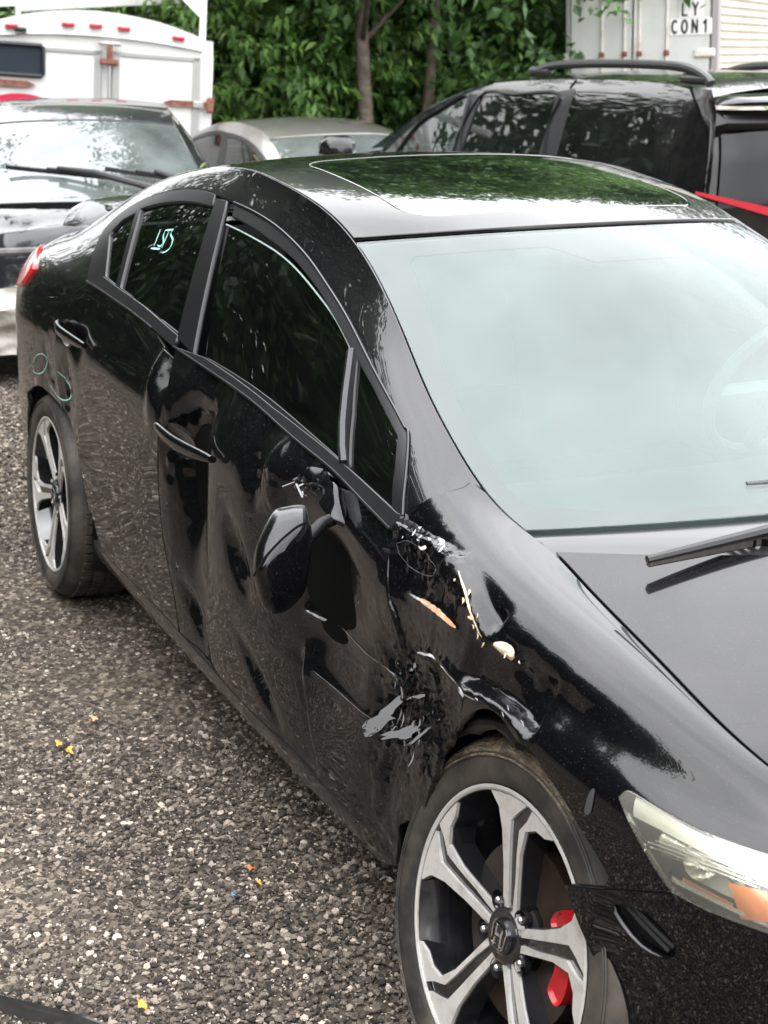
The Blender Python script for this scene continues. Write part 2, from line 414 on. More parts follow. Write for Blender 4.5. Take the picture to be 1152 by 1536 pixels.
# rows of the right-hand body side, sill to roof seam / windscreen edge / bonnet gap
XK = [-3.5, -3.3, -3.0, -2.67, -2.2, -1.6, -1.0, -.5, -.2, .0, .2, .35, .5, .65, .8]
WK = [.69, .797, .856, .870, .872, .876, .876, .874, .874, .872, .858, .832, .775, .67, .49]
def _row(inset, zs):
    return [(x, -(w - inset), float(z)) for x, w, z in zip(XK, WK, np.interp(XK, [a for a, b in zs], [b for a, b in zs]))]
ROWS = [
 _row(.060, [(-3.5, .26), (-2.2, .205), (-.3, .175), (.8, .17)]),
 _row(.024, [(-3.5, .28), (-2.2, .225), (-.3, .195), (.8, .20)]),
 _row(.008, [(-3.5, .34), (-2.2, .30), (-.3, .265), (.8, .27)]),
 _row(.006, [(-3.5, .46), (-2.2, .41), (-.3, .385), (.8, .36)]),
 _row(.000, [(-3.5, .58), (-2.2, .55), (-.3, .52), (.8, .45)]),
 _row(.002, [(-3.5, .70), (-2.2, .685), (-.3, .63), (.3, .575), (.8, .50)]),
 _row(.003, [(-3.5, .79), (-2.2, .80), (-1.5, .775), (-.4, .71), (.3, .635), (.8, .535)]),
 _row(.006, [(-3.5, .825), (-2.2, .845), (-1.5, .815), (-.4, .745), (.3, .665), (.8, .55)]),
 _row(.022, [(-3.5, .885), (-2.2, .915), (-1.5, .885), (-.4, .795), (.3, .70), (.8, .565)]),
 [(-3.5, -.615, .945), (-3.3, -.725, .965), (-3.0, -.785, .985), (-2.43, -.815, .995), (-2.02, -.82, .975), (-1.68, -.82, .945), (-1.18, -.82, .91),
  (-.95, -.82, .885), (-.77, -.82, .865), (-.52, -.830, .83), (-.3, -.842, .805), (-.1, -.84, .79), (.1, -.828, .757), (.3, -.788, .712), (.5, -.70, .665), (.65, -.60, .62), (.8, -.40, .575)],
 [(-3.5, -.595, .965), (-3.3, -.70, .985), (-3.0, -.755, 1.01), (-2.43, -.785, 1.03), (-2.02, -.795, 1.01), (-1.68, -.795, .98), (-1.18, -.795, .945),
  (-.95, -.795, .915), (-.77, -.795, .893), (-.52, -.806, .86), (-.3, -.828, .842), (-.1, -.824, .828), (.1, -.812, .79), (.3, -.768, .735), (.5, -.675, .68), (.65, -.57, .63), (.8, -.38, .58)],
 [(-3.5, -.57, .985), (-3.3, -.66, 1.01), (-3.0, -.69, 1.05), (-2.7, -.70, 1.10), (-2.43, -.70, 1.15), (-2.1, -.695, 1.165), (-1.7, -.695, 1.145), (-1.4, -.70, 1.105), (-1.1, -.715, 1.04),
  (-.9, -.735, .985), (-.72, -.755, .94), (-.52, -.778, .903), (-.3, -.795, .874), (-.1, -.79, .857), (.1, -.782, .818), (.3, -.744, .757), (.5, -.655, .69), (.65, -.545, .635), (.8, -.365, .583)],
 [(-3.5, -.55, .995), (-3.3, -.63, 1.02), (-3.0, -.65, 1.07), (-2.75, -.635, 1.15), (-2.6, -.625, 1.20), (-2.4, -.605, 1.255), (-2.22, -.595, 1.285), (-2.0, -.59, 1.295), (-1.75, -.59, 1.28), (-1.55, -.595, 1.255),
  (-1.38, -.605, 1.215), (-1.22, -.62, 1.17), (-1.05, -.645, 1.115), (-.87, -.675, 1.05), (-.72, -.70, 1.0), (-.62, -.715, .965), (-.5, -.738, .934), (-.38, -.747, .906), (-.25, -.746, .887), (-.1, -.742, .866), (.1, -.738, .825), (.3, -.714, .766), (.5, -.635, .695), (.65, -.52, .64), (.8, -.35, .586)],
 [(-3.5, -.535, 1.003), (-3.3, -.61, 1.03), (-3.0, -.62, 1.09), (-2.75, -.595, 1.185), (-2.6, -.58, 1.235), (-2.4, -.563, 1.293), (-2.22, -.555, 1.325), (-2.0, -.55, 1.34), (-1.75, -.55, 1.325), (-1.55, -.553, 1.30),
  (-1.38, -.56, 1.265), (-1.22, -.575, 1.215), (-1.05, -.60, 1.155), (-.87, -.635, 1.083), (-.72, -.66, 1.025), (-.62, -.675, .988), (-.5, -.697, .947), (-.38, -.703, .912), (-.25, -.693, .885), (-.1, -.695, .860), (.1, -.698, .820), (.3, -.688, .765), (.5, -.62, .698), (.65, -.505, .643), (.8, -.34, .588)],
 [(-3.5, -.525, 1.004), (-3.3, -.60, 1.03), (-3.0, -.605, 1.09), (-2.75, -.575, 1.185), (-2.6, -.56, 1.237), (-2.4, -.54, 1.297), (-2.2, -.532, 1.335), (-2.08, -.53, 1.35), (-1.84, -.528, 1.362), (-1.64, -.528, 1.346), (-1.47, -.53, 1.325), (-1.34, -.533, 1.30),
  (-1.22, -.538, 1.262), (-1.07, -.557, 1.207), (-.89, -.588, 1.122), (-.72, -.622, 1.036), (-.52, -.658, .963), (-.43, -.670, .932), (-.35, -.672, .905), (-.27, -.658, .882), (-.22, -.648, .874), (-.17, -.655, .863), (-.08, -.665, .845), (.03, -.67, .822), (.15, -.676, .797), (.25, -.68, .772), (.36, -.675, .746), (.5, -.62, .70), (.65, -.50, .645), (.8, -.335, .59)],
]
LN = {
 'dlo': [(-2.3948,9.473),(-2.5516,10.796),(-2.5623,11.455),(-2.4557,11.822),(-2.3009,12.003),(-2.1432,12.131),(-1.9767,12.188),(-1.8466,12.171),(-1.6747,12.22),(-1.5061,12.27),(-1.3345,12.3),(-1.1903,12.286),(-1.0395,12.313),(-0.8655,12.312),(-0.7266,12.307),(-0.6352,12.277)],
 'dlo_front': [(-0.6352,12.277),(-0.5456,11.471),(-0.4714,10.498)],
 'belt_bot': [(-2.3948,9.473),(-2.178,9.519),(-1.9873,9.553),(-1.8123,9.555),(-1.6491,9.502),(-1.3956,9.577),(-1.1616,9.644),(-0.9367,9.65),(-0.7613,9.74),(-0.6142,9.729),(-0.4836,9.748)],
 'belt_top': [(-2.2884,9.954),(-2.1672,9.922),(-1.9177,9.926),(-1.6531,9.863),(-1.4725,9.808),(-1.0773,9.912),(-0.743,10.17),(-0.493,10.398)],
 'seamF': [(-0.4798,9.791),(-0.4621,8.772),(-0.4457,7.824),(-0.4289,6.779),(-0.3981,5.493),(-0.3758,4.774),(-0.4037,4.113),(-0.4684,3.297),(-0.462,2.325),(-0.5251,1.738)],
 'seamB': [(-1.6452,9.461),(-1.5827,8.109),(-1.5865,6.855),(-1.6044,5.045),(-1.5947,4.342),(-1.5795,3.754),(-1.541,3.09),(-1.5168,2.601),(-1.5035,1.969)],
 'seamR': [(-2.3812,9.479),(-2.4716,8.679),(-2.5176,7.51),(-2.5406,5.527),(-2.4753,4.595)],
 'sill_top': [(-2.2234,2.71),(-2.1565,1.842),(-1.8646,1.907),(-1.6134,1.94),(-1.1341,1.785),(-0.8472,1.863),(-0.5241,1.78)],
 'rarch': [(-2.9892,3.938),(-2.7769,4.593),(-2.6242,4.623),(-2.4612,4.574),(-2.344,4.152),(-2.2942,3.394),(-2.2557,2.742)],
 'farch': [(0.2586,4.872),(0.229,5.141),(0.1925,5.418),(0.1553,5.781),(0.1156,6.069),(0.0744,6.47),(0.0384,6.592),(-0.0023,6.898),(-0.044,6.721),(-0.107,5.724),(-0.1616,4.897),(-0.2064,4.223),(-0.2383,3.568),(-0.2612,3.004)],
 'fend_tail': [(-0.2612,3.004),(-0.3188,2.801),(-0.3502,2.574),(-0.3733,1.583),(-0.4488,0.853)],
 'fend_top': [(-0.4798,9.791),(-0.4789,10.332),(-0.4672,10.932),(-0.449,11.645),(-0.4379,12.462),(-0.4362,13.161),(-0.4437,13.662)],
 'light_l': [(0.256,7.399),(0.2686,7.127),(0.2893,6.682),(0.3124,6.215),(0.3458,5.699),(0.3713,5.47)],
 'light_t': [(0.256,7.399),(0.258,7.662),(0.2668,7.878),(0.3087,7.996),(0.3652,8.178),(0.4118,8.463),(0.4526,8.762)],
 'light_b': [(0.3713,5.47),(0.4223,5.583),(0.4662,5.773),(0.5008,5.947)],
 'bump_seam': [(0.3713,5.47),(0.3179,5.025),(0.2517,4.586),(0.1744,4.185)],
 'bump_arch': [(0.1744,4.185),(0.1923,4.008),(0.2145,3.714),(0.2429,3.377),(0.2708,2.909)],
 'vent': [(0.256,4.555),(0.2808,4.287),(0.3193,4.138),(0.3596,4.17),(0.3822,4.319),(0.3846,4.553),(0.3661,4.72),(0.3312,4.844),(0.3017,4.789)],
 'fglass': [(-1.7998,11.859),(-1.727,11.902),(-1.5358,11.928),(-1.3575,12.014),(-1.1778,12.027),(-1.0486,12.002),(-0.9646,11.989),(-0.7476,10.185),(-1.4761,9.836)],
 'fpane': [(-1.7783,11.715),(-1.5922,11.771),(-1.4031,11.884),(-1.2329,11.929),(-1.0912,11.974),(-0.9604,11.939),(-0.7442,10.107),(-1.4861,9.739)],
 'fqglass': [(-0.9252,12.008),(-0.8174,12.014),(-0.654,11.929),(-0.5943,11.36),(-0.5173,10.333),(-0.7153,10.192),(-0.8196,11.212)],
 'rglass': [(-2.3688,11.576),(-2.2395,11.694),(-2.0836,11.812),(-1.9046,11.893),(-1.7569,10.899),(-1.6502,9.908),(-1.861,9.931),(-2.1429,9.958)],
 'rqglass': [(-2.3823,11.471),(-2.4522,11.298),(-2.4799,10.927),(-2.2896,9.995),(-2.1769,9.942)],
 'bpillar': [(-1.9016,12.08),(-1.8382,12.147),(-1.5365,9.711),(-1.6575,9.79)],
 'handleR': [(-2.4516,7.621),(-2.384,7.38),(-2.189,7.32)],
 'handleF': [(-1.5585,6.565),(-1.3976,6.606),(-1.202,7.019)],
 'fold_a': [(-0.2784,10.688),(-0.2306,10.367),(-0.1793,9.9),(-0.1425,9.422),(-0.1084,8.889)],
 'fold_b': [(-0.477,10.109),(-0.4081,10.306),(-0.3413,10.497),(-0.2622,10.537)],
 'crease_c': [(-0.3645,7.859),(-0.2825,8.15),(-0.183,8.334)],
 'chip_c': [(-0.3645,7.859),(-0.3313,7.995),(-0.2844,8.227),(-0.2319,8.347),(-0.1841,8.383)],
 'crease_d': [(-0.1176,8.772),(-0.0769,8.969),(-0.0324,9.072)],
 'chip_d': [(-0.0843,8.873),(-0.0701,9.228),(-0.0473,9.354),(-0.0363,9.219),(-0.0408,8.813)],
 'crease_e': [(-0.3452,5.58),(-0.2708,6.158),(-0.2108,6.475),(-0.134,6.505),(-0.0706,6.768)],
 'fold_g': [(-0.134,6.505),(-0.0486,7.013),(0.0202,7.097),(0.0605,6.8)],
 'swirl_d': [(-0.0257,9.164),(0.0549,9.055),(0.1367,9.477)],
 'flake1': [(-0.4261,4.442),(-0.3953,4.591),(-0.3958,4.089),(-0.3671,4.007),(-0.4096,3.648),(-0.4416,3.729),(-0.4573,3.989)],
 'flake2': [(-0.362,4.09),(-0.3198,4.305),(-0.3092,4.172),(-0.3263,3.975),(-0.3645,3.932)],
 'crest': [(-0.5294,12.274),(-0.4153,12.108),(-0.2865,11.924),(-0.1388,11.482),(0.0023,11.046),(0.0984,10.568)],
 'imp': [(-0.417,4.117)],
 'imp2': [(-0.2679,4.626)],
 'crease_h': [(-0.8305,4.428),(-0.6746,4.592),(-0.5059,4.628),(-0.4193,4.66)],
 'scr_h': [(-0.8238,4.437),(-0.765,4.457),(-0.6899,4.576)],
 'crease_i': [(-0.7489,3.648),(-0.6159,3.632),(-0.4859,3.654)],
 'fold_j': [(-0.7933,3.776),(-0.7659,3.249),(-0.7313,2.79),(-0.6908,2.314)],
 'd_350': [(-1.1048,4.65)],
 'd_285': [(-1.4059,2.73)],
 'd_385': [(-0.9913,2.708)],
 'd_375': [(-1.0392,7.565)],
 'd_405': [(-0.9513,7.955)],
 'd_290': [(-1.3518,5.242)],
 'd_300': [(-1.3577,7.982)],
 'd_540': [(-0.5387,7.27)],
 'scr1': [(-0.3452,5.58),(-0.3005,5.93),(-0.2552,6.271),(-0.2384,6.212)],
 'mount': [(-0.8473,8.332),(-0.8189,8.817),(-0.774,9.503),(-0.7001,9.326),(-0.6444,8.153),(-0.7417,8.508)],
 'chalk1': [(-2.8087,5.119),(-2.7661,5.412),(-2.6943,5.614),(-2.6557,5.503),(-2.6678,5.249),(-2.7217,5.005),(-2.7946,4.908),(-2.81,5.061)],
 'chalk2': [(-2.4972,5.476),(-2.4269,5.372),(-2.3804,5.201),(-2.3978,4.974),(-2.4715,4.806),(-2.572,4.966)],
 'scar': [(0.2087,6.969),(0.2151,7.015),(0.217,6.281),(0.212,5.966),(0.2035,5.95),(0.2045,6.422)],
 'hood_gap': [(-0.2126,13.996),(-0.1598,13.679),(-0.0649,13.734),(0.0421,13.789),(0.1564,13.868),(0.261,13.877),(0.3665,13.426)],
 'oval': [(-0.4472,9.482),(-0.4161,9.939),(-0.3456,10.131),(-0.2955,9.886),(-0.315,9.419),(-0.3779,9.092),(-0.4254,9.211)],
 'tail_light': [(-3.2539,8.581),(-3.0225,9.047),(-2.8896,8.814),(-2.8793,8.301),(-3.0124,8.143)],
 'digits': [[(-2.1273,11.203),(-2.0969,10.902)],[(-2.1103,10.852),(-2.0482,10.901)],[(-2.091,11.205),(-2.0811,11.112),(-2.0537,11.015),(-2.0587,10.938),(-2.0809,10.941)],[(-2.0654,11.226),(-2.052,11.065),(-2.0425,10.919)],[(-2.0431,11.259),(-2.0404,11.174),(-2.007,11.11),(-1.9924,10.983),(-2.0054,10.899),(-2.0247,10.855)],[(-2.091,11.205),(-2.0431,11.259)]],
}
# ---------------------------------------------------------------- shared materials
BLACK = paint('black_pearl_paint', (.0025, .0025, .0034), amount=.002, coat_ior=1.43)
TRIM = mat('black_window_trim', (.007, .007, .008), .34, 0, .35)
MOULD = mat('satin_belt_moulding', (.022, .022, .024), .26, .35, .5)
PLASTIC = mat('black_plastic', (.012, .012, .013), .42, 0, .5, bump=(220, .15, .002))
COWLM = mat('cowl_plastic', (.03, .03, .032), .24, 0, .8)
RUBBER = mat('tyre_rubber', (.020, .019, .018), .65, 0, .4, noise=(7, (.12, .10, .08), .42, .8), bump=(60, .12, .003))
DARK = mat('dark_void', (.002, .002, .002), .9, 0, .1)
SCUFF = mat('bare_scuffed_paint', (.55, .55, .56), .5, 0, .5, noise=(40, (.25, .25, .26), .4, .7))
PRIMER = mat('orange_primer', (.52, .24, .09), .6, noise=(45, (.62, .5, .36), .4, .65))
CREAM = mat('cream_primer', (.62, .47, .30), .6, noise=(50, (.6, .55, .48), .4, .7))
CHALK = mat('green_paint_marker', (.32, .68, .56), .6)
WSG = glass('windscreen_glass', (.70, .80, .77), 1.60, .003, (.55, .66, .63), (.95, 1.0, .99))
BRIGHTEN = glass('painted_glass_brightness', (.75, .84, .82), 1.02, .15, (.46, .63, .60))  # pale teal diffuse sheet, paints brightness into the clear part of the windscreen
SIDEG = glass('tinted_side_glass', (.10, .12, .12), 1.52, .003)
FRIT = mat('black_frit', (.07, .072, .078), .5)
CARBON = mat('seat_cloth', (.02, .02, .021), .85, 0, .3, bump=(300, .3, .002))
DASHM = mat('dashboard_vinyl', (.045, .05, .05), .6, bump=(150, .2, .002))

class Top:
    """symmetric top surface: edge line (x, y, z) of the right side, bowed forward and crowned towards the centre"""
    def __init__(s, edge, u0, u1, bow, crown, px=2.0, pz=2.2, w=.58):
        s.edge, s.u0, s.u1, s.bow, s.crown, s.px, s.pz, s.w = edge, u0, u1, bow, crown, px, pz, w
    def at(s, u, t):
        u = np.asarray(u, float); t = np.asarray(t, float)
        e = s.edge(u); k = np.clip((u-s.u0)/(s.u1-s.u0), 0, 1)
        b = s.bow[0]+(s.bow[1]-s.bow[0])*k; c = s.crown[0]+(s.crown[1]-s.crown[0])*k
        a = np.abs(t)
        return np.stack([e[:, 0]+b*(1-a**s.px), e[:, 1]*-t, e[:, 2]+c*(1-a**s.pz)], 1)      # t=-1 right side
    def normal(s, u, t):
        e = .004
        n = np.cross(s.at(u+e, t)-s.at(u-e, t), s.at(u, t+e)-s.at(u, t-e)); n /= np.linalg.norm(n, axis=1)[:, None]+1e-12
        n[n[:, 2] < 0] *= -1
        return n
    def arc(s, v): return np.asarray(v)*s.w
    def inv(s, a): return np.asarray(a)/s.w
S = Shell(ROWS, -3.5, .8)
def edge_line(inn, dz=0.0):
    def f(u):
        p = S.at(u, np.full(len(u), 14.0)); p[:, 1] += inn; p[:, 2] += dz
        return p
    return f
HOOD = Top(edge_line(.005), -.215, .8, (.30, .13), (.026, .035), 2.0, 2.3, .67)
WIND = Top(edge_line(.003, -.002), -.285, -1.215, (.22, .20), (.040, .036), 2.1, 2.2, .60)
ROOF = Top(edge_line(.004), -1.225, -2.36, (.20, -.02), (.036, .030), 2.2, 2.2, .53)
RGLS = Top(edge_line(.004), -2.37, -2.97, (-.03, -.12), (.030, .035), 2.2, 2.2, .56)
TRNK = Top(edge_line(.004), -2.98, -3.49, (-.13, -.02), (.035, .05), 2.2, 2.4, .58)
def xz(nm):
    a = np.array(LN[nm], float); p = S.at(a[:, 0], a[:, 1]); return p[:, [0, 2]]
# ---------------------------------------------------------------- collision damage: offset of the skin along its normal
def gauss(P, c, rx, rz, rot=0):
    d = P-np.asarray(c); co, si = math.cos(rot), math.sin(rot)
    a = d[:, 0]*co+d[:, 1]*si; b = -d[:, 0]*si+d[:, 1]*co
    return np.exp(-.5*((a/rx)**2+(b/rz)**2))
def fold(P, pl, a, b, w, La, Lb, f0=.12, f1=.12, side=1):
    s, al = dseg(P, pl); s = s*side
    win = sstep(-f0, f0, al)*(1-sstep(1-f1, 1+f1, al))
    t = np.clip(s/w, 0, 1); r = a-(a+b)*(t*t*(3-2*t))
    d = np.where(s < 0, a*np.exp(np.minimum(s, 0)/La), np.where(s < w, r, -b*np.exp(-np.maximum(s-w, 0)/Lb)))
    return d*win
def crease(P, pl, a, w, f0=.15, f1=.15):
    s, al = dseg(P, pl); win = sstep(-f0, f0, al)*(1-sstep(1-f1, 1+f1, al))
    return a*np.exp(-np.abs(s)/w*.8-(s/w)**2*.15)*win
DMG = {k: xz(k) for k in ('fold_a', 'fold_b', 'crease_c', 'crease_d', 'crease_e', 'fold_g', 'swirl_d', 'imp', 'imp2', 'crease_h', 'crease_i', 'fold_j',
                          'd_350', 'd_285', 'd_385', 'd_375', 'd_405', 'd_290', 'd_300', 'd_540', 'flake1', 'flake2', 'crest')}
def ridged(P, sc, seed, o=3):
    r = 0; a = 1
    for k in range(o):
        r = r+a*(1-2*np.abs(vnoise(P[:, 0]*sc+31.7, P[:, 1]*sc+11.3, seed+k))); a *= .5; sc *= 2.1
    return r
def wavy(P, amp=.0011):
    return amp*(vnoise(P[:, 0]*5+3, P[:, 1]*7, 3)+.06*vnoise(P[:, 0]*11, P[:, 1]*13+9, 4))
def d_fender(u, z):
    P = np.stack([u, z], 1)
    d = wavy(P)
    d += fold(P, DMG['fold_a'], .014, .052, .040, .05, .062, .05, .08, 1)
    d += crease(P, DMG['crest'], .024, .036, .12, .12)
    d += fold(P, DMG['fold_b'], .010, .018, .016, .03, .05, .08, .02, 1)+.006*crease(P, DMG['fold_b'], 1.0, .02)*ridged(P, 34, 77, 2)
    d -= .035*gauss(P, (-.36, .66), .13, .12)
    d += crease(P, DMG['crease_c'], .007, .012)
    d += crease(P, DMG['crease_d'], .010, .016)
    d += crease(P, DMG['crease_e'], .007, .010)
    d += fold(P, DMG['fold_g'], .012, .02, .02, .03, .06, .1, .05, 1)
    c = DMG['swirl_d']; m = c[1]
    g = gauss(P, m, .085, .028, math.atan2(c[2][1]-c[0][1], c[2][0]-c[0][0]))
    d += -.016*g + .005*g*vnoise(P[:, 0]*42, P[:, 1]*60, 8)
    i1 = gauss(P, DMG['imp'][0], .05, .085); i2 = gauss(P, DMG['imp2'][0], .07, .075)
    d -= .022*i1+.012*i2
    cr_ = np.clip(i1*.9+i2, 0, 1.1)
    d += cr_*(.011*ridged(P, 19, 20)+.004*ridged(P, 52, 40, 2))
    d += fold(P, DMG['flake2'][[0, 3]], .004, .010, .018, .01, .02, .05, .05, 1)
    g = gauss(P, (-.38, .40), .07, .16); d += g*(.0035*ridged(P, 14, 60)-.012)
    g = gauss(P, (-.33, .845), .10, .035); d += g*.004*ridged(P, 26, 70)
    e14 = S.at(u, np.full(len(u), 14.0))[:, 2]
    return d*sstep(.002, .05, e14-z)
def d_door(u, z):
    P = np.stack([u, z], 1)
    d = wavy(P, .0016)
    d -= .044*gauss(P, (-.60, .58), .22, .14)               # broad caved-in hollow behind the mirror
    d -= .024*gauss(P, (-1.36, .60), .075, .22)              # rear edge pushed in below the handle
    d += .010*gauss(P, (-1.33, .66), .05, .12)
    gx_ = np.exp(-((u+1.43)/.080)**2); d += gx_*-.27*np.where(z < .76, np.clip(z-.44, 0, .4), np.clip(.32*(1-(z-.76)/.15), 0, .32))
    gx_ = np.exp(-((u+.78)/.17)**2); d += gx_*-.22*np.where(z < .74, np.clip(z-.46, 0, .4), np.clip(.28*(1-(z-.74)/.13), 0, .28))
    d -= .012*gauss(P, (-1.50, .74), .05, .05)
    g = gauss(P, (-1.50, .72), .07, .07); d += g*.006*vnoise(P[:, 0]*40, P[:, 1]*34, 5)
    d += crease(P, DMG['crease_h'], .006, .012, .05, .2)
    d += crease(P, DMG['crease_i'], .003, .008, .08, .2)
    d += fold(P, DMG['fold_j'], .008, .013, .03, .06, .07, .15, .2, -1)
    for k, rx, rz, ro, a in (('d_350', .060, .026, -.9, -.022), ('d_285', .055, .016, -.7, -.016), ('d_385', .075, .014, -.55, -.016), ('d_375', .024, .05, .2, -.016), ('d_405', .022, .055, .1, .012), ('d_300', .05, .05, 0, -.012)):
        g = gauss(P, DMG[k][0], rx, rz, ro); d += a*g + .003*g*vnoise(P[:, 0]*34, P[:, 1]*52, 9); rr_ = np.sqrt(np.maximum(-2*np.log(g+1e-12), 0)); d += .0020*g*np.cos(2*math.pi*rr_*1.05)*(.6+.6*vnoise(P[:, 0]*18, P[:, 1]*22, 19))
    i1 = gauss(P, DMG['imp'][0]+[-.01, 0], .045, .09)
    d -= .03*i1; d += i1*(.013*ridged(P, 17, 21)+.004*ridged(P, 50, 41, 2))
    g = gauss(P, (-.45, .36), .05, .07); d += g*(-.015+.003*ridged(P, 22, 90))
    return d
def d_rdoor(u, z):
    P = np.stack([u, z], 1)
    d = wavy(P, .0013)
    d += -.034*gauss(P, (-1.60, .905), .030, .045)+.022*gauss(P, (-1.655, .90), .022, .06)
    d += .004*gauss(P, (-1.62, .88), .06, .06)*vnoise(P[:, 0]*45, P[:, 1]*30, 14)
    d -= .006*gauss(P, (-2.1, .93), .22, .03, -.1)
    g = gauss(P, (-2.33, .86), .06, .05); d += -.012*g
    g = gauss(P, (-2.42, .70), .04, .06); d += g*(-.012+.004*vnoise(P[:, 0]*50, P[:, 1]*40, 15))
    return d
def d_quarter(u, z):
    P = np.stack([u, z], 1)
    d = wavy(P, .0010)
    g = gauss(P, (-2.62, .72), .08, .07); d += g*(-.010+.003*vnoise(P[:, 0]*30, P[:, 1]*40, 16))
    return d

# ================================================================ the wrecked black sedan in front
car = empty('black_sedan'); tag(car, 'black four-door sedan with crumpled fender and dented front door, nearest the camera', 'car')
def vrow(x0, x1, v, n=24): return [(x0+(x1-x0)*i/n, v) for i in range(n+1)]
def seg(nm, sl=slice(None)): return [tuple(p) for p in LN[nm]][sl]
lt_ext = [(.52, 9.6), (.60, 10.7), (.70, 11.9), (.79, 12.8)]
lb_ext = [(.56, 6.35), (.64, 7.0), (.72, 8.0), (.78, 9.2)]
farch = catmull(seg('farch'), 3)
ftop = catmull(seg('fend_top'), 3)
fend = ftop + vrow(-.405, .795, 14.0, 40) + lt_ext[::-1] + catmull(seg('light_t'), 3)[::-1][:-1] + catmull(seg('light_l'), 3) + seg('bump_seam')[1:3] + farch + seg('fend_tail')[1:] + [(-.50, .95)] + catmull(seg('seamF'), 3)[::-1][:-1]
fender = panel('front_fender', S, fend, [], BLACK, car, .009, d_fender); fender['label'] = 'crumpled right front fender with torn paint'
dlo = catmull(seg('dlo'), 3)
bb = seg('belt_bot'); bt = seg('belt_top')
iB = 4
sillt = seg('sill_top'); sB = catmull(seg('seamB'), 3)
xB = sB[-1]
sill_f = [p for p in sillt if p[0] > xB[0]+.02]; sill_r = [p for p in sillt if p[0] < xB[0]-.02]
sBend = (xB[0], float(np.interp(xB[0], [p[0] for p in sillt], [p[1] for p in sillt])))
sB = sB[:-1]+[sBend]
fdoor_poly = [sB[0]] + bb[5:] + catmull(seg('seamF'), 3)[1:] + sill_f[::-1][1:] + sB[::-1][:-1]
front_door = panel('front_door', S, fdoor_poly, [], BLACK, car, .010, d_door); front_door['label'] = 'front door skin with deep dents and creases'
rar = catmull(seg('rarch'), 3)
i95 = 9
sR = catmull(seg('seamR'), 3)
rdoor_poly = sR + [p for p in rar[i95+1:]] + sill_r + sB[::-1][:-1] + bb[:5][::-1][1:]
rear_door = panel('rear_door', S, rdoor_poly, [], BLACK, car, .014, d_rdoor)
def arcp(cx, cz, r, a0, a1, n):
    o = []
    for i in range(n+1):
        a = R(a0+(a1-a0)*i/n); x = cx+r*math.cos(a); z = cz+r*math.sin(a); o.append((x, S.vz(x, z)))
    return o
ra_back = arcp(-2.67, .315, .345, 195, 137, 7)
quarter = vrow(-.42, -3.48, 14.0, 60) + [(-3.49, v) for v in (12, 10, 8, 6, 4, 2, .3)] + vrow(-3.48, -3.0, .3, 6) + ra_back + rar[1:i95+1] + sR[::-1] + dlo[1:] + seg('dlo_front')[1:] + ftop[:-1]
panel('body_side_frame', S, quarter, [], BLACK, car, .016, d_quarter)
rk = [(-2.235, S.vz(-2.235, .30)), (-2.25, S.vz(-2.25, .23))]
rocker = sillt[1:] + [(-.49, .9), (-.47, .35)] + vrow(-.48, -2.28, .3, 20) + rk[::-1]
panel('rocker_panel', S, rocker, [], paint('dusty_sill_paint', (.010, .010, .011), dust=(.20, .185, .17), amount=.05, low=(.12, .30, .16), coat_ior=1.35), car, .03, lambda u, z: wavy(np.stack([u, z], 1), .001), gap=.003)
_vc = np.mean(LN['vent'], 0); LN['vent'] = [tuple(_vc+(np.array(p)-_vc)*.86+np.array([.004, -.12])) for p in LN['vent']]
bump_poly = [(.29, 1.6), (.31, .3)] + vrow(.33, .79, .3, 8) + [(.795, v) for v in (2, 4, 6, 8)] + lb_ext[::-1] + seg('light_b')[::-1] + seg('bump_seam')[1:] + seg('bump_arch')[1:]
bumper = panel('front_bumper', S, bump_poly, [catmull(seg('vent'), 2, True)], BLACK, car, .016, lambda u, z: wavy(np.stack([u, z], 1), .001)+.006*np.exp(-((u-.2)/.05)**2))
# vent pocket in the bumper
vt = seg('vent')
panel('vent_pocket', S, catmull(vt, 2, True), [], PLASTIC, bumper, .02, off=-.022, rim=0, gap=-.004)
for k in (.33, .66):
    a = np.array(vt[0])*(1-k)+np.array(vt[8])*k; b = np.array(vt[3])*(1-k)+np.array(vt[5])*k
    q = [a+(b-a)*i/8 for i in range(9)]; p = S.at(np.array([w[0] for w in q]), np.array([w[1] for w in q])); n = S.normal(np.array([w[0] for w in q]), np.array([w[1] for w in q]))
    MB().tube((p-n*.012).tolist(), .005, 6).build('vent_slat', PLASTIC, bumper)
# inner dark structure behind the gaps
def liner(name, x0, x1, v0, v1, off, parent, arches=True):
    xs = np.linspace(x0, x1, 90); vs = np.linspace(v0, v1, 30); vv = []; ff = []
    X, Y = np.meshgrid(xs, vs, indexing='ij'); p = S.at(X.ravel(), Y.ravel()); n = S.normal(X.ravel(), Y.ravel()); p = p-n*off
    for i in range(89):
        for j in range(29):
            c = p[i*30+j]
            if arches and (math.hypot(c[0], c[2]-.315) < .40 or math.hypot(c[0]+2.67, c[2]-.315) < .37): continue
            ff.append((i*30+j, (i+1)*30+j, (i+1)*30+j+1, i*30+j+1))
    return mk(name, p, ff, DARK, parent)
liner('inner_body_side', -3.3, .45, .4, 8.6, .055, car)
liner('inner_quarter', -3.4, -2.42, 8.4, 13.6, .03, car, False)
liner('inner_fender_top', -.43, .40, 8.4, 12.6, .05, car, False)
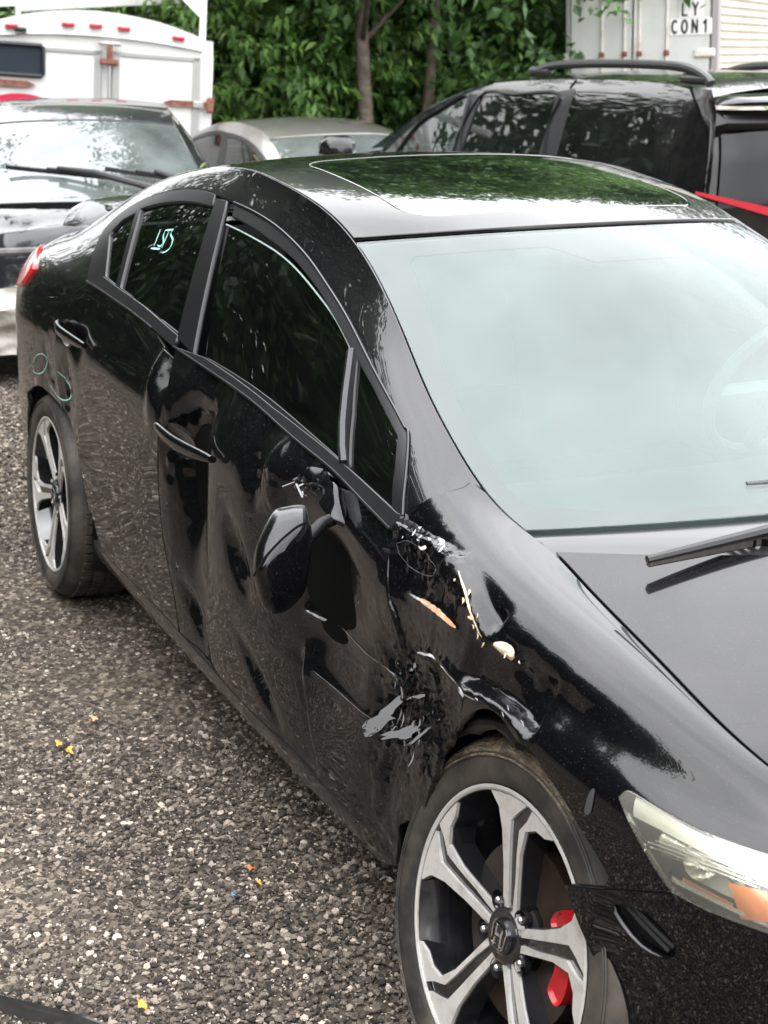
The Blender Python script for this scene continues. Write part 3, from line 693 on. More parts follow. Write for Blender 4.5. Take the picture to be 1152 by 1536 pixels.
# far side, seen only past the roof and through the glass
LB = vrow(-3.48, .79, .3, 30)
left_body = [(.79, v) for v in (3, 6, 9, 12)] + vrow(.79, -3.48, 14.0, 60) + [(-3.49, v) for v in (11, 7, 3)] + [(-3.48, .3), (-3.02, .3)] + ra_back + rar[1:] + [(-2.24, 1.0), (-2.22, .3)] + vrow(-2.2, -.4, .3, 16) + arcp(0, .315, .36, 205, -20, 16) + [(.38, .3), (.6, .3), (.79, .3)]
dlo_hole = dlo + seg('dlo_front')[1:] + bt[::-1]
panel('far_body_side', S, left_body, [dlo_hole], BLACK, car, .05, mirror=True)
panel('far_side_window', S, dlo_hole, [], SIDEG, car, .06, off=-.008, rim=0, gap=-.006, mirror=True)
# ---- top panels
def top_panel(name, T, u0, u1, holes=(), mat_=BLACK, parent=car, step=.03, disp=None, off=0.0, rim=.012, n=20):
    ed = [(u0+(u1-u0)*i/n, -1.0) for i in range(n+1)]; fr = [(u1, -1+2*i/n) for i in range(1, n)]
    ed2 = [(u1+(u0-u1)*i/n, 1.0) for i in range(n+1)]; re_ = [(u0, 1-2*i/n) for i in range(1, n)]
    return panel(name, T, ed+fr+ed2+re_, holes, mat_, parent, step, disp, off, rim, .0025)
hood = top_panel('hood', HOOD, -.212, .795, step=.03)
sun_o = []
x0s, x1s, ts, rc, rtt = -1.86, -1.30, .76, .07, .13
for (cx, ct, a0) in ((x1s-rc, -ts+rtt, -90), (x1s-rc, ts-rtt, 0), (x0s+rc, ts-rtt, 90), (x0s+rc, -ts+rtt, 180)):
    for k in range(7):
        a = R(a0+90*k/6); sun_o.append((cx+rc*math.cos(a), ct+rtt*math.sin(a)))
roof = top_panel('roof', ROOF, -1.228, -2.355, [sun_o], step=.025)
SUNG = mat('sunroof_glass', (.004, .005, .005), .04, 0, .9, 1, 1.7)
panel('sunroof', ROOF, sun_o, [], SUNG, roof, .03, off=-.001, gap=.004)
panel('sunroof_seal', ROOF, [(-1.29, -.78), (-1.29, .78), (-1.87, .78), (-1.87, -.78)], [], RUBBER, roof, .06, off=-.010, rim=0)
top_panel('rear_windshield', RGLS, -2.372, -2.965, mat_=SIDEG, step=.06)
top_panel('trunk_lid', TRNK, -2.985, -3.485, step=.05)
wind = top_panel('windshield', WIND, -.29, -1.212, mat_=WSG, step=.04, rim=.005)
# frit: outer border of the glass, clear area left open
cl = []
for u, t in ((-.372, -.93), (-.345, -.80), (-.335, -.60), (-.328, -.3), (-.325, 0), (-.328, .3), (-.335, .6), (-.345, .8), (-.372, .93), (-.44, .945), (-.75, .925), (-1.05, .885), (-1.115, .87), (-1.14, .84),
             (-1.145, .62), (-1.145, .36), (-1.075, .23), (-1.075, -.23), (-1.145, -.36), (-1.145, -.62), (-1.14, -.84), (-1.115, -.87), (-1.05, -.885), (-.75, -.925), (-.44, -.945)): cl.append((u, t))
ed = [(-.29-.92*i/20, -1.0) for i in range(21)]
panel('frit_border', WIND, ed+[(-1.21, -1+2*i/20) for i in range(1, 20)]+[(-1.21+.92*i/20, 1.0) for i in range(21)]+[(-.29, 1-2*i/20) for i in range(1, 20)], [cl], FRIT, wind, .04, off=-.005, rim=0)
panel('painted_glass_brightness', WIND, cl, [], BRIGHTEN, wind, .05, off=-.0075, rim=0, gap=-.004)
# nose and tail caps
def cap(name, x, bulge, parent):
    vs = np.linspace(0, 14, 24); p = S.at(np.full(24, x), vs); m = MB()
    def fn(a, b):
        q = p[min(23, int(round(b*23)))]; t = a*2-1
        return (q[0]+bulge*(1-t*t)*(1 if b < .9 else 1-(b-.9)*4), q[1]*-t, q[2]+.02*(1-t*t)*b)
    m.grid(fn, 16, 23); return m.build(name, BLACK, parent, auto=60)
cap('front_fascia', .795, .11, car); cap('rear_bumper', -3.492, -.07, car)
# boot spoiler
m = MB()
def spo(a, b):
    t = a*2-1; k = max(.02, 1-max(0, (abs(t)-.86)/.14)**2); ang = b*2*math.pi; lift = .030*(1-abs(t)**3)
    return (-3.36-.05*(1-t*t)+.10*k*math.cos(ang), .60*t, 1.088+lift+.009*k*math.sin(ang)+.02*k*math.cos(ang)*-1-.035*max(0, abs(t)-.8)/.2)
m.grid(spo, 40, 14); m.build('spoiler', BLACK, car, auto=60)
for t in (-.44, .44): MB().box((-3.36, t, 1.07), (.08, .03, .09), None, .01).build('spoiler_mount', BLACK, car)
# ---- windows, frames, mouldings on the near side
ff_outer = [p for p in dlo if p[0] > LN['bpillar'][1][0]-.005] + seg('dlo_front')[1:] + [p for p in bt[::-1] if p[0] > -1.60]
fg = seg('fglass'); fq = seg('fqglass')
fframe = panel('front_window_frame', S, ff_outer, [fg, fq], TRIM, front_door, .03, off=.001, gap=.0008, rim=.014)
rf_outer = [p for p in dlo if p[0] < LN['bpillar'][0][0]+.005] + [seg('bpillar')[3]] + [p for p in bt[::-1] if p[0] < -1.62]
rg = seg('rglass'); rq = seg('rqglass')
panel('rear_window_frame', S, rf_outer, [rg, rq], TRIM, rear_door, .03, off=.001, gap=.0008, rim=.014)
panel('pillar_trim', S, seg('bpillar'), [], TRIM, rear_door, .04, off=.004, gap=.001)
panel('front_door_window', S, seg('fpane'), [], SIDEG, front_door, .05, off=-.010, gap=0, rim=.004)
panel('front_quarter_window', S, fq, [], SIDEG, front_door, .05, off=-.006, gap=-.006, rim=0)
panel('rear_door_window', S, rg, [], SIDEG, rear_door, .05, off=-.008, gap=-.006, rim=0)
panel('rear_quarter_window', S, rq, [], SIDEG, rear_door, .05, off=-.006, gap=-.006, rim=0)
mf = [p for p in bb if p[0] > -1.66] + [seg('dlo_front')[-1]] + [p for p in bt[::-1] if p[0] > -1.64]
panel('belt_moulding', S, mf, [], MOULD, front_door, .03, off=.006, gap=.001, rim=.012)
mr_ = [p for p in bb if p[0] < -1.64] + [(bt[3][0]-.005, bt[3][1])] + [p for p in bt[::-1] if p[0] < -1.70]
panel('belt_moulding', S, mr_, [], MOULD, rear_door, .03, off=.006, gap=.001, rim=.012)
# lower edge bead of the moulding and the divider bar
def bead(name, pts, r, mat_, parent, off=.0):
    q = catmull(pts, 5); a = np.array(q); p = S.at(a[:, 0], a[:, 1])+S.normal(a[:, 0], a[:, 1])*off
    return MB().tube(p.tolist(), r, 6).build(name, mat_, parent)
bead('moulding_bead', [p for p in bb if p[0] > -1.66], .0035, MOULD, front_door, .004)
bead('moulding_bead', [p for p in bb if p[0] < -1.66], .0035, MOULD, rear_door, .004)
bead('frame_bead', ff_outer[:len([p for p in dlo if p[0] > LN['bpillar'][1][0]-.005])+2], .003, MOULD, front_door, .004)
dv = [(LN['fglass'][6][0]+.006, LN['fglass'][6][1]-.02), (LN['fglass'][7][0]+.006, LN['fglass'][7][1]+.02)]
bead('window_divider', dv, .010, MOULD, front_door, .001)
# glass edge of the half-lowered pane
fp = seg('fpane'); bead('pane_edge', fp[:6], .0022, mat('glass_edge', (.35, .42, .4), .15, 0, .9), front_door, -.008)
# door handles: recessed cup and a pull bar
CHROME = mat('polished_trim', (.12, .12, .125), .12, .9)
def handle(pts, parent, seed):
    a = np.array(catmull(pts, 6)); p = S.at(a[:, 0], a[:, 1]); n = S.normal(a[:, 0], a[:, 1]); N = len(p)
    m = MB(); vs = []; fs = []; K = 10
    for i in range(N):
        t = i/(N-1); h = .030*math.sin(math.pi*min(1, max(0, .08+.84*t)))**.5; w = .021*math.sin(math.pi*(.06+.88*t))**.45
        for k in range(K):
            an = 2*math.pi*k/K; q = p[i]+n[i]*(h+.013*math.cos(an)*.8)+np.array([0, 0, w*math.sin(an)*.85]); vs.append(q)
    for i in range(N-1):
        for k in range(K): fs.append((i*K+k, i*K+(k+1) % K, (i+1)*K+(k+1) % K, (i+1)*K+k))
    fs += [tuple(range(K)), tuple((N-1)*K+k for k in range(K-1, -1, -1))]
    o = m.add(vs, fs).build('door_handle', BLACK, parent, auto=60)
    c = p[N//2-1]; nn = n[N//2-1]
    m = MB(); L_ = np.linalg.norm(p[-1]-p[0])
    ax = (p[-1]-p[0])/L_; upv = np.cross(nn, ax)
    def cup(a_, b_):
        an = 2*math.pi*a_; r = b_; dpt = -.018*(1-r**3)
        q = c+ax*(.30*L_*r*math.cos(an))+upv*(.036*r*math.sin(an))-upv*.004+nn*(dpt+.0035)
        return tuple(q)
    m.grid(cup, 24, 8); m.build('handle_cup', BLACK, parent, auto=80)
handle(seg('handleF'), front_door, 1); handle(seg('handleR'), rear_door, 2)
# ---- paint chips, scuffs and marker writing
def decal(name, pts, mat_, parent, disp, off=.0018, step=.008, cat=2):
    return panel(name, S, catmull(pts, cat, True), [], mat_, parent, step, (lambda u, z: disp(u, z)+off), 0, 0, 0)
def stripe(name, pts, w, mat_, parent, disp, off=.0016):
    a = np.array(catmull(pts, 8)); ar = np.stack([a[:, 0], S.arc(a[:, 1])], 1); N = len(ar)
    t = np.gradient(ar, axis=0); t /= np.linalg.norm(t, axis=1)[:, None]+1e-9; nn = np.stack([-t[:, 1], t[:, 0]], 1)
    k = np.sin(np.pi*np.clip(np.linspace(0.02, .98, N), 0, 1))**.6*(.65+.5*rhash(np.arange(N), np.arange(N)*3, len(pts)))
    vs = []
    for sg in (-1, 1):
        q = ar+nn*(sg*w*k)[:, None]; v = S.inv(q[:, 1]); p = S.at(q[:, 0], v); n = S.normal(q[:, 0], v); vs.append(p+n*(disp(q[:, 0], p[:, 2])+off)[:, None])
    V = np.concatenate(vs); fs = [(i, i+1, N+i+1, N+i) for i in range(N-1)]
    return mk(name, V, fs, mat_, parent)
stripe('paint_scratch', seg('chip_c', slice(0, 3)), .0035, SCUFF, fender, d_fender)
stripe('bare_primer_gouge', seg('chip_c', slice(1, None)), .0085, PRIMER, fender, d_fender, .002)
decal('cream_paint_chip', seg('chip_d'), CREAM, fender, d_fender)
stripe('paint_scratch', seg('scr1'), .0025, SCUFF, fender, d_fender)
stripe('paint_scratch', seg('crease_e', slice(2, None)), .0022, SCUFF, fender, d_fender)
stripe('paint_scratch', seg('scr_h'), .0036, SCUFF, front_door, d_door)
DULL = mat('dull_scratch', (.20, .20, .205), .5)
stripe('paint_scratch', seg('crease_h', slice(1, None)), .0009, DULL, front_door, d_door)
stripe('paint_scratch', seg('crease_i'), .0008, DULL, front_door, d_door)
decal('scuff_mark', seg('scar'), mat('grey_scuff', (.05, .05, .052), .6), fender, d_fender)
stripe('paint_scratch', seg('fold_a', slice(1, None)), .003, CREAM, fender, d_fender)
FLAKE = mat('torn_bright_paint', (.30, .30, .32), .2, .3, .8)
o = stripe('marker_outline', seg('oval')+[seg('oval')[0]], .0009, mat('faint_marker', (.10, .11, .12), .5), fender, d_fender)
stripe('marker_circle', seg('chalk1'), .0016, CHALK, rear_door, d_quarter, .003)
stripe('marker_circle', seg('chalk2'), .0022, CHALK, rear_door, d_rdoor, .006)
z0 = lambda u, z: np.full(len(u), -.0065)
for i, st in enumerate(LN['digits']):
    stripe('window_writing', [tuple(p) for p in st] if len(st) > 2 else [st[0], tuple(np.mean(st, 0)), st[1]], .0018, CHALK, rear_door, z0, .002)
# curled slivers of torn paint and metal along the folds
rnd = random.Random(5)
def slivers(nm, n, par, dfn, spread, size, mat_):
    P0 = np.array(LN[nm], float)
    for i in range(n):
        k = rnd.random()*(len(P0)-1); j = int(k); q = P0[j]+(P0[min(j+1, len(P0)-1)]-P0[j])*(k-j)
        u = q[0]+rnd.gauss(0, spread); v = q[1]+rnd.gauss(0, spread*14)
        a = np.array([u]); b = np.array([v]); p = S.at(a, b)[0]; n_ = S.normal(a, b)[0]; p = p+n_*(float(dfn(a, np.array([p[2]]))[0])+.001)
        m = MB(); ang = rnd.uniform(-1.4, .2); L_ = size*rnd.uniform(.5, 1.5); w_ = L_*rnd.uniform(.15, .4); d_ = np.array([math.cos(ang), 0, math.sin(ang)]); d_ = d_-n_*d_.dot(n_); e_ = np.cross(d_, n_); cu = rnd.uniform(.1, .6)
        def sl(a_, b_): 
            t = a_; return tuple(p+d_*L_*(t-.5)+e_*w_*(b_-.5)*math.sin(math.pi*(t*.8+.1))+n_*(L_*cu*t*t))
        m.grid(sl, 5, 2); m.build('torn_paint_sliver', mat_, par, auto=80)
def flake(nm, k, par, dfn, lift, mt=BLACK):
    pts = seg(nm); zc = float(np.mean(xz(nm)[:, 1])); uc = float(np.mean(xz(nm)[:, 0]))
    base_ = float(dfn(np.array([uc]), np.array([zc]))[0])*.5; cc = np.mean(pts, 0); rg2 = np.random.default_rng(len(nm)+int(k*100))
    pts = [tuple(cc+(np.array(p)-cc)*(1+.16*rg2.normal())) for p in catmull(pts, 4, True)]
    return panel('bent_metal_flake', S, pts, [], mt, par, .006, (lambda u, z: base_+lift-1.30*k*(z-zc)-.90*(u-uc)+.0010*vnoise(u*34, z*40, 3)+.0006*ridged(np.stack([u, z], 1), 30, 12, 2)), 0, .004, .001, .001)
_c1 = np.mean(LN['flake1'], 0); LN['flake1s'] = [tuple(_c1+(np.array(p)-_c1)*np.array([.36, .72])+np.array([.016, .1])) for p in LN['flake1']]
flake('flake1s', .9, front_door, d_door, .009); LN['flake2s'] = [tuple(np.mean(LN['flake2'], 0)+(np.array(p)-np.mean(LN['flake2'], 0))*.62) for p in LN['flake2']]; flake('flake2s', 1.0, fender, d_fender, .010)
for i, (dx, dv, k, sc_) in enumerate(((.055, .9, .9, .26), (.070, .25, 1.0, .30), (.035, 1.5, 1.0, .2), (.030, .75, 1.0, .16))):
    q_ = np.array(LN['flake2']); c_ = q_.mean(0); an = i*1.1; rot = lambda w: (w[0]*math.cos(an)-w[1]*.06*math.sin(an), w[0]/.06*math.sin(an)+w[1]*math.cos(an))
    LN['flake_x%d' % i] = [tuple(c_+np.array([dx, dv])+np.array(rot((w-c_)*sc_))) for w in q_]; flake('flake_x%d' % i, k, fender, d_fender, .007)
slivers('fold_b', 12, fender, d_fender, .010, .022, SCUFF)
slivers('fold_b', 10, fender, d_fender, .012, .02, BLACK)
slivers('fold_a', 6, fender, d_fender, .008, .016, CREAM)
slivers('flake1', 9, front_door, d_door, .012, .022, FLAKE)
slivers('flake2', 9, fender, d_fender, .02, .022, FLAKE)
slivers('crease_d', 5, fender, d_fender, .008, .02, CREAM)
slivers('fold_g', 6, fender, d_fender, .010, .022, SCUFF)
# ---- wheels
MACH = mat('machined_alloy', (.66, .64, .615), .33, .45, .5, noise=(30, (.42, .39, .35), .48, .8))
WBLK = mat('gloss_black_alloy', (.010, .010, .012), .16, 0, .7, .6, 1.5, noise=(14, (.03, .028, .025), .5, .8))
DISC = mat('rusty_disc', (.022, .014, .010), .5, .3, noise=(20, (.06, .038, .024), .4, .75))
REDC = mat('red_caliper', (.42, .010, .016), .35, 0, .5, .3, noise=(30, (.25, .012, .014), .45, .75))
STEEL = mat('steel_nut', (.45, .44, .43), .3, .9)
def pol(r, deg): return (r*math.sin(R(deg)), r*math.cos(R(deg)))
RW = .243
WIDE = [(-.078, .15), (-.128, .45), (-.19, .68), (-.262, .815)] + [pol(.955, a) for a in (-23, -17, -10, -4, 2)] + [(-.05, .865), (-.108, .785), (-.085, .6), (-.05, .35), (-.022, .15)]
THIN = [(.026, .16), (.020, .4), (.000, .6), (-.008, .76), (.062, .858)] + [pol(.955, a) for a in (6, 12, 18, 23)] + [pol(.885, 18), (.17, .845), (.06, .785), (.035, .6), (.052, .4), (.075, .18)]
def dish(r): return -.026*(1-min(1, r/.95))**1.25           # spokes sink towards the hub (local -y is outwards)
def make_wheel(worn=True):
    prof = [(.243, -.001), (.239, -.004), (.232, -.002), (.228, .012), (.222, .03), (.212, .06), (.205, .17), (.235, .19), (.24, .2)]
    w = MB().lathe(prof, 64).build('wheel', [WBLK], None, auto=30)
    MB().lathe([(.2425, -.0055), (.2375, -.0075), (.2335, -.005), (.2335, .006), (.2425, .006)], 72).build('rim_lip', MACH, w, auto=40)
    tp = [(.238, .004), (.246, -.006), (.262, -.011), (.282, -.012), (.298, -.007), (.308, .004), (.314, .016), (.317, .03), (.318, .06), (.3185, .1), (.318, .15), (.314, .19), (.30, .21), (.26, .212), (.238, .2)]
    MB().lathe(tp, 80).build('tyre', RUBBER, w, auto=60)
    m = MB()                      # tread grooves as raised blocks
    for k in range(64):
        for c in (.045, .085, .128, .165):
            a = 2*math.pi*(k+(.5 if c in (.085, .165) else 0))/64; M_ = Matrix.Rotation(a, 4, 'Y')
            m.box(M_ @ Vector((0, c, .3195)), (.022, .030, .008), M_.to_3x3().to_4x4())
    m.build('tread_block', RUBBER, w, smooth=False)
    m = MB()
    for k in range(2):            # sidewall ribs
        m.lathe([(.286+.006*k, -.0118), (.288+.006*k, -.0135), (.290+.006*k, -.0118)], 80)
    m.build('sidewall_rib', RUBBER, w)
    def spoke(poly, k, nm, h0, h1, mt, grow=0):
        q = inset(poly, -grow) if grow else poly
        q = resample(q, .06)
        a = R(72*k); vs = []; n = len(q)
        top = []; bot = []
        for (t, r) in q:
            rr = math.hypot(t, r); y = -.002-dish(rr)*1.0
            X, Z = t*RW, r*RW; x = X*math.cos(a)+Z*math.sin(a); z = -X*math.sin(a)+Z*math.cos(a)
            top.append((x, y+h1, z)); bot.append((x, y+h0, z))
        pts = [Vector(p) for p in q]; ed_ = [(i, (i+1) % n) for i in range(n)]
        vv, ee, ff, _, _, _ = delaunay_2d_cdt(pts, ed_, [], 1, 1e-7)
        V = np.array([(p.x, p.y) for p in vv])
        if len(V) != n: ff = [tuple(range(n))]
        vs = top+bot; fs = [tuple(f) for f in ff]+[(i, (i+1) % n, n+(i+1) % n, n+i) for i in range(n)]
        o = mk(nm, vs, fs, mt, w, True, None, 30)
        bm_fix(o)
        return o
    for k in range(5):
        spoke(WIDE, k, 'spoke_face', .006, -.001, MACH); spoke(THIN, k, 'spoke_face', .006, -.001, MACH)
        allp = WIDE[:9] + THIN[5:]
        spoke(allp, k, 'spoke', .05, .005, WBLK, .012)
    MB().lathe([(.0, .014), (.044, .014), (.052, .022), (.058, .05), (.058, .08), (0, .08)], 40).build('hub', WBLK, w, auto=30)
    c = MB().lathe([(0, .006), (.026, .006), (.0295, .009), (.030, .02), (0, .02)], 40).build('center_cap', WBLK, w, auto=30)
    m = MB()                      # emblem: bright H in a rounded frame
    fr = [(-.015, .019), (.015, .019), (.019, .012), (.0165, -.015), (.012, -.019), (-.012, -.019), (-.0165, -.015), (-.019, .012)]
    m.tube([(x, .0045, z) for x, z in fr], .0018, 6, closed=True)
    for pl in ([(-.0085, .016), (-.0075, 0), (-.009, -.016)], [(.0085, .016), (.0075, 0), (.009, -.016)], [(-.008, -.002), (.008, -.002)]): m.tube([(x, .0045, z) for x, z in pl], .0028, 6)
    m.build('emblem', mat('bright_chrome', (.75, .75, .76), .12, 1.0), w)
    for k in range(5):
        a = R(72*k+36); x, z = .057*math.sin(a), .057*math.cos(a)
        MB().lathe([(0, .008), (.004, .008), (.0062, .011), (.007, .03), (0, .03)], 6, Matrix.Translation((x, .002, z))).build('lug_nut', STEEL, w, auto=25)
        MB().lathe([(.0165, .0095), (.0155, .02), (.012, .026), (.0, .027)], 20, Matrix.Translation((x, .004, z))).build('lug_recess', WBLK, w)
    return w
import bmesh
def bm_fix(o):
    b = bmesh.new(); b.from_mesh(o.data); bmesh.ops.recalc_face_normals(b, faces=b.faces); b.to_mesh(o.data); b.free()
def copy_tree(o, parent=None):
    c = o.copy(); COL.objects.link(c); c.parent = parent
    for ch in o.children: copy_tree(ch, c)
    return c
w0 = make_wheel(); w0.parent = car
w0.location = (0, -.865, .315); w0.rotation_euler = (R(-11), 0, R(1)); w0['label'] = 'front wheel tilted by the crash'
wr = copy_tree(w0, car); wr.location = (-2.67, -.865, .315); wr.rotation_euler = (R(-3), R(-24), R(-1)); wr['label'] = 'rear wheel with intact tyre'
for x in (0, -2.67):
    wl = copy_tree(w0, car); wl.location = (x, .865, .315); wl.rotation_euler = (0, 0, math.pi); wl['label'] = 'far side wheel'
def brake(x, tilt):
    d = MB().lathe([(.065, .05), (.15, .05), (.15, .075), (.065, .075)], 48).build('brake_disc', DISC, car, auto=30)
    d.location = (x, -.865, .315); d.rotation_euler = (tilt, 0, 0)
    m = MB()
    pl = [(pol(r, a)[0], pol(r, a)[1]) for r, a in [(.134, 50), (.162, 47), (.174, 56), (.178, 72), (.174, 90), (.162, 100), (.134, 97), (.138, 84), (.141, 72), (.138, 60)]]
    M_ = Matrix(((1, 0, 0, 0), (0, 0, 1, 0), (0, 1, 0, 0), (0, 0, 0, 1)))
    m.prism(catmull(pl, 3, True), .11, .022, M_, .006); o = m.build('brake_caliper', REDC, car, auto=40); bm_fix(o); o.location = d.location; o.rotation_euler = d.rotation_euler
brake(0, R(-11)); brake(-2.67, R(-3))
mud = mat('dried_mud', (.24, .185, .125), .85, noise=(25, (.34, .27, .19), .4, .7)); T = mud.node_tree
n_ = T.nodes.new('ShaderNodeTexNoise'); n_.inputs['Scale'].default_value = 16; n_.inputs['Detail'].default_value = 7; n_.inputs['Roughness'].default_value = .7
mr_n = T.nodes.new('ShaderNodeMapRange'); mr_n.inputs['From Min'].default_value = .32; mr_n.inputs['From Max'].default_value = .62; mr_n.inputs['To Max'].default_value = .92
T.links.new(n_.outputs['Fac'], mr_n.inputs['Value']); T.links.new(mr_n.outputs['Result'], T.nodes['Principled BSDF'].inputs['Alpha'])
m = MB(); pr = [(.288, -.0128), (.300, -.0075), (.3095, .0035), (.3155, .0155), (.3190, .030), (.3205, .058)]
m.grid(lambda a, b: (lambda an, k: (pr[k][0]*1.003*math.sin(an), pr[k][1]-.001, pr[k][0]*1.003*math.cos(an)))(R(-62+88*a), int(round(b*5))), 40, 5); m.build('dried_mud', mud, w0)
# arch liners
def arch(x, r, a0, a1, name, y0=-.84, y1=-.55):
    m = MB()
    def fn(a, b):
        an = R(a0+(a1-a0)*a); k = 1+.02*math.sin(a*60)
        return (x+r*k*math.cos(an), y0+(y1-y0)*b, .315+r*k*math.sin(an))
    m.grid(fn, 60, 4)
    m.grid(lambda a, b: (x+r*b*math.cos(2*math.pi*a), y1, .315+r*b*math.sin(2*math.pi*a)), 32, 2)
    return m.build(name, mat('arch_liner_plastic', (.008, .008, .009), .55, 0, .4), car)
arch(0, .372, 8, 215, 'wheel_arch_liner', -.80); arch(-2.67, .355, -25, 205, 'wheel_arch_liner')
# crumpled liner edge and mud flap behind the front wheel
m = MB()
m.grid(lambda a, b: (-.345+.075*a+.01*math.sin(b*9), -.80-.035*math.sin(a*2.2)+.012*math.sin(b*7+a*3), .36-.26*b), 8, 14)
m.build('mud_flap', PLASTIC, car)
for k in range(3):
    m = MB()
    pts = [(.335+.012*k)*Vector((math.cos(R(a)), 0, math.sin(R(a)))) for a in range(88, 178, 6)]
    m.tube([(p.x-.01, -.835+.03*k+.006*math.sin(i*1.7+k), .315+p.z+.01*math.sin(i*.9+k*2)) for i, p in enumerate(pts)], [.012+.004*math.sin(i*2.1+k) for i in range(len(pts))], 8); m.build('bent_liner_edge', PLASTIC, car)
# underbody
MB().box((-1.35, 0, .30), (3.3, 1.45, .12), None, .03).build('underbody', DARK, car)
# ---- door mirror, torn back from its mount
mo = [Vector((-0.712, -0.985, 0.736)), Vector((-0.691, -0.985, 0.787)), Vector((-0.623, -0.985, 0.866)), Vector((-0.560, -0.985, 0.897)), Vector((-0.493, -0.985, 0.922)), Vector((-0.465, -0.985, 0.921)), Vector((-0.443, -0.985, 0.880)), Vector((-0.451, -0.985, 0.826)), Vector((-0.482, -0.985, 0.753)), Vector((-0.580, -0.985, 0.685)), Vector((-0.662, -0.985, 0.668)), Vector((-0.706, -0.985, 0.709))]
sl = [Vector((-0.706, -0.985, 0.717)), Vector((-0.660, -0.985, 0.764)), Vector((-0.590, -0.985, 0.819)), Vector((-0.516, -0.985, 0.869)), Vector((-0.465, -0.985, 0.895))]
mc = sum(mo, Vector())/len(mo)
ring = catmull([tuple(p) for p in mo], 4, True); nr = len(ring)
axis = Vector((.866, -.375, .33)).normalized()       # the shell bulges forwards and outwards from its rim
flat = lambda p: p-axis*((p-mc).dot(axis))
sl = [flat(p) for p in sl]; ring = [tuple(flat(Vector(p))) for p in ring]
ra, rb = sl[0], sl[-1]; upv_ = (Vector((0, 0, 1))-axis*axis.z).normalized(); rgt = axis.cross(upv_)*-1
def shell_h(q, k):
    sp_ = lambda v: math.sqrt(v*v+.00008)*.5+v*.5
    a_ = (q-ra).dot(rgt); b_ = (rb-ra).dot(rgt); v_ = (q-ra).dot(upv_)-(rb-ra).dot(upv_)*max(-.15, min(1.15, a_/b_))
    us = (ra-mc).dot(upv_)+(rb-ra).dot(upv_)*max(-.15, min(1.15, a_/b_))
    return .040*(1-k**6)-.52*(sp_(v_)+us)-.30*sp_(-v_)
vs = []; fs = []
prof = [0.02, .2, .4, .55, .7, .8, .88, .94, .98, 1.0]
for k in prof:
    for p in ring:
        q = mc+(Vector(p)-mc)*k; vs.append(q+axis*shell_h(q, k))
for p in ring:
    q = Vector(p); vs.append(mc+(q-mc)*.97+axis*(shell_h(q, 1.0)-.03))
for i in range(len(prof)):
    for j in range(nr): fs.append((i*nr+j, i*nr+(j+1) % nr, (i+1)*nr+(j+1) % nr, (i+1)*nr+j))
fs.append(tuple(range(nr)))
mirror = mk('side_mirror', vs, fs, BLACK, car, True, None, 60); bm_fix(mirror); mirror['label'] = 'folded right door mirror'
vs2 = [mc+(Vector(p)-mc)*.95+axis*(shell_h(Vector(p), 1.0)-.022) for p in ring]; mk('mirror_glass', vs2, [tuple(range(nr))], mat('mirror_surface', (.5, .52, .53), .03, 1.0), mirror, False)
MB().tube([tuple(p+axis*(shell_h(p, ((p-mc).length/.17))+.001)) for p in [Vector(v) for v in catmull([tuple(v) for v in sl], 5)]], .0022, 6).build('housing_seam', DARK, mirror)
# mount plate and stub on the door
q = seg('mount'); o = panel('mirror_mount', S, catmull(q, 2, True), [], BLACK, mirror, .012, (lambda u, z: .012+.012*vnoise(u*30, z*30, 6)), 0, .03, 0)
a = S.at(np.array([LN['mount'][4][0]-.02]), np.array([LN['mount'][4][1]]))[0]
MB().tube([tuple(a), tuple(Vector(a)*.5+(mc+Vector((-.02, .06, .03)))*.5), tuple(mc+Vector((-.03, .05, .0)))], [.013, .012, .014], 12).build('mirror_arm', mat('mirror_arm_plastic', (.004, .004, .005), .4, 0, .2), mirror)
m = MB(); rn = random.Random(3)
for i in range(9):
    a = np.array([LN['mount'][0][0]+rn.uniform(.0, .12)]); b = np.array([LN['mount'][1][1]+rn.uniform(-.5, .3)]); p = S.at(a, b)[0]
    m.tube([tuple(p+np.array([rn.gauss(0, .012), -.02+rn.gauss(0, .006), rn.gauss(0, .006)])) for _ in range(4)], .003, 5)
m.build('broken_bracket', CHROME, mirror)
MB().box((-.55, .97, .98), (.17, .20, .13), None, .045).build('far_mirror', BLACK, car, auto=60)
# ---- headlight
lensm = glass('headlight_lens', (.97, .98, .94), 1.5, .10, (.88, .87, .76))
LT = catmull(seg('light_t'), 3); LBt = seg('light_b')
hl = LT + lt_ext + lb_ext[::-1] + LBt[::-1] + catmull(seg('light_l'), 3)[::-1][:-1]
head = panel('headlight', S, hl, [], lensm, car, .02, off=.002, gap=.003, rim=.010); head['label'] = 'hazy clear headlight with orange corner'
bezm = mat('headlight_bezel', (.72, .71, .64), .35, .1)
panel('headlight_housing', S, hl, [], bezm, head, .03, off=-.050, gap=.004, rim=0)
def on_light(u, v, o): 
    a = np.array([u]); b = np.array([v]); return S.at(a, b)[0]+S.normal(a, b)[0]*o
m = MB()                             # fluted reflector bowl
def ref(a, b):
    u = .325+.115*a; v = 5.75+1.7*b*(1-.25*a)+1.0*a; p = on_light(u, v, -.034+.014*math.sin(b*3.1)-.006*(math.sin(a*75)**2)); return tuple(p)
m.grid(ref, 150, 10); m.build('reflector', mat('reflector_chrome', (.82, .80, .74), .22, .75), head)
bowl = MATS['reflector_chrome']
m = MB(); m.grid(lambda a, b: tuple(on_light(.275+.32*a, 6.85+.95*b+1.6*a+.1*math.sin(a*3), -.020+.012*b)), 24, 4); m.build('upper_bezel', mat('pale_bezel', (.78, .77, .68), .3, .1), head)
AMB = mat('amber_lens', (.88, .28, .07), .25, 0, .6, .5)
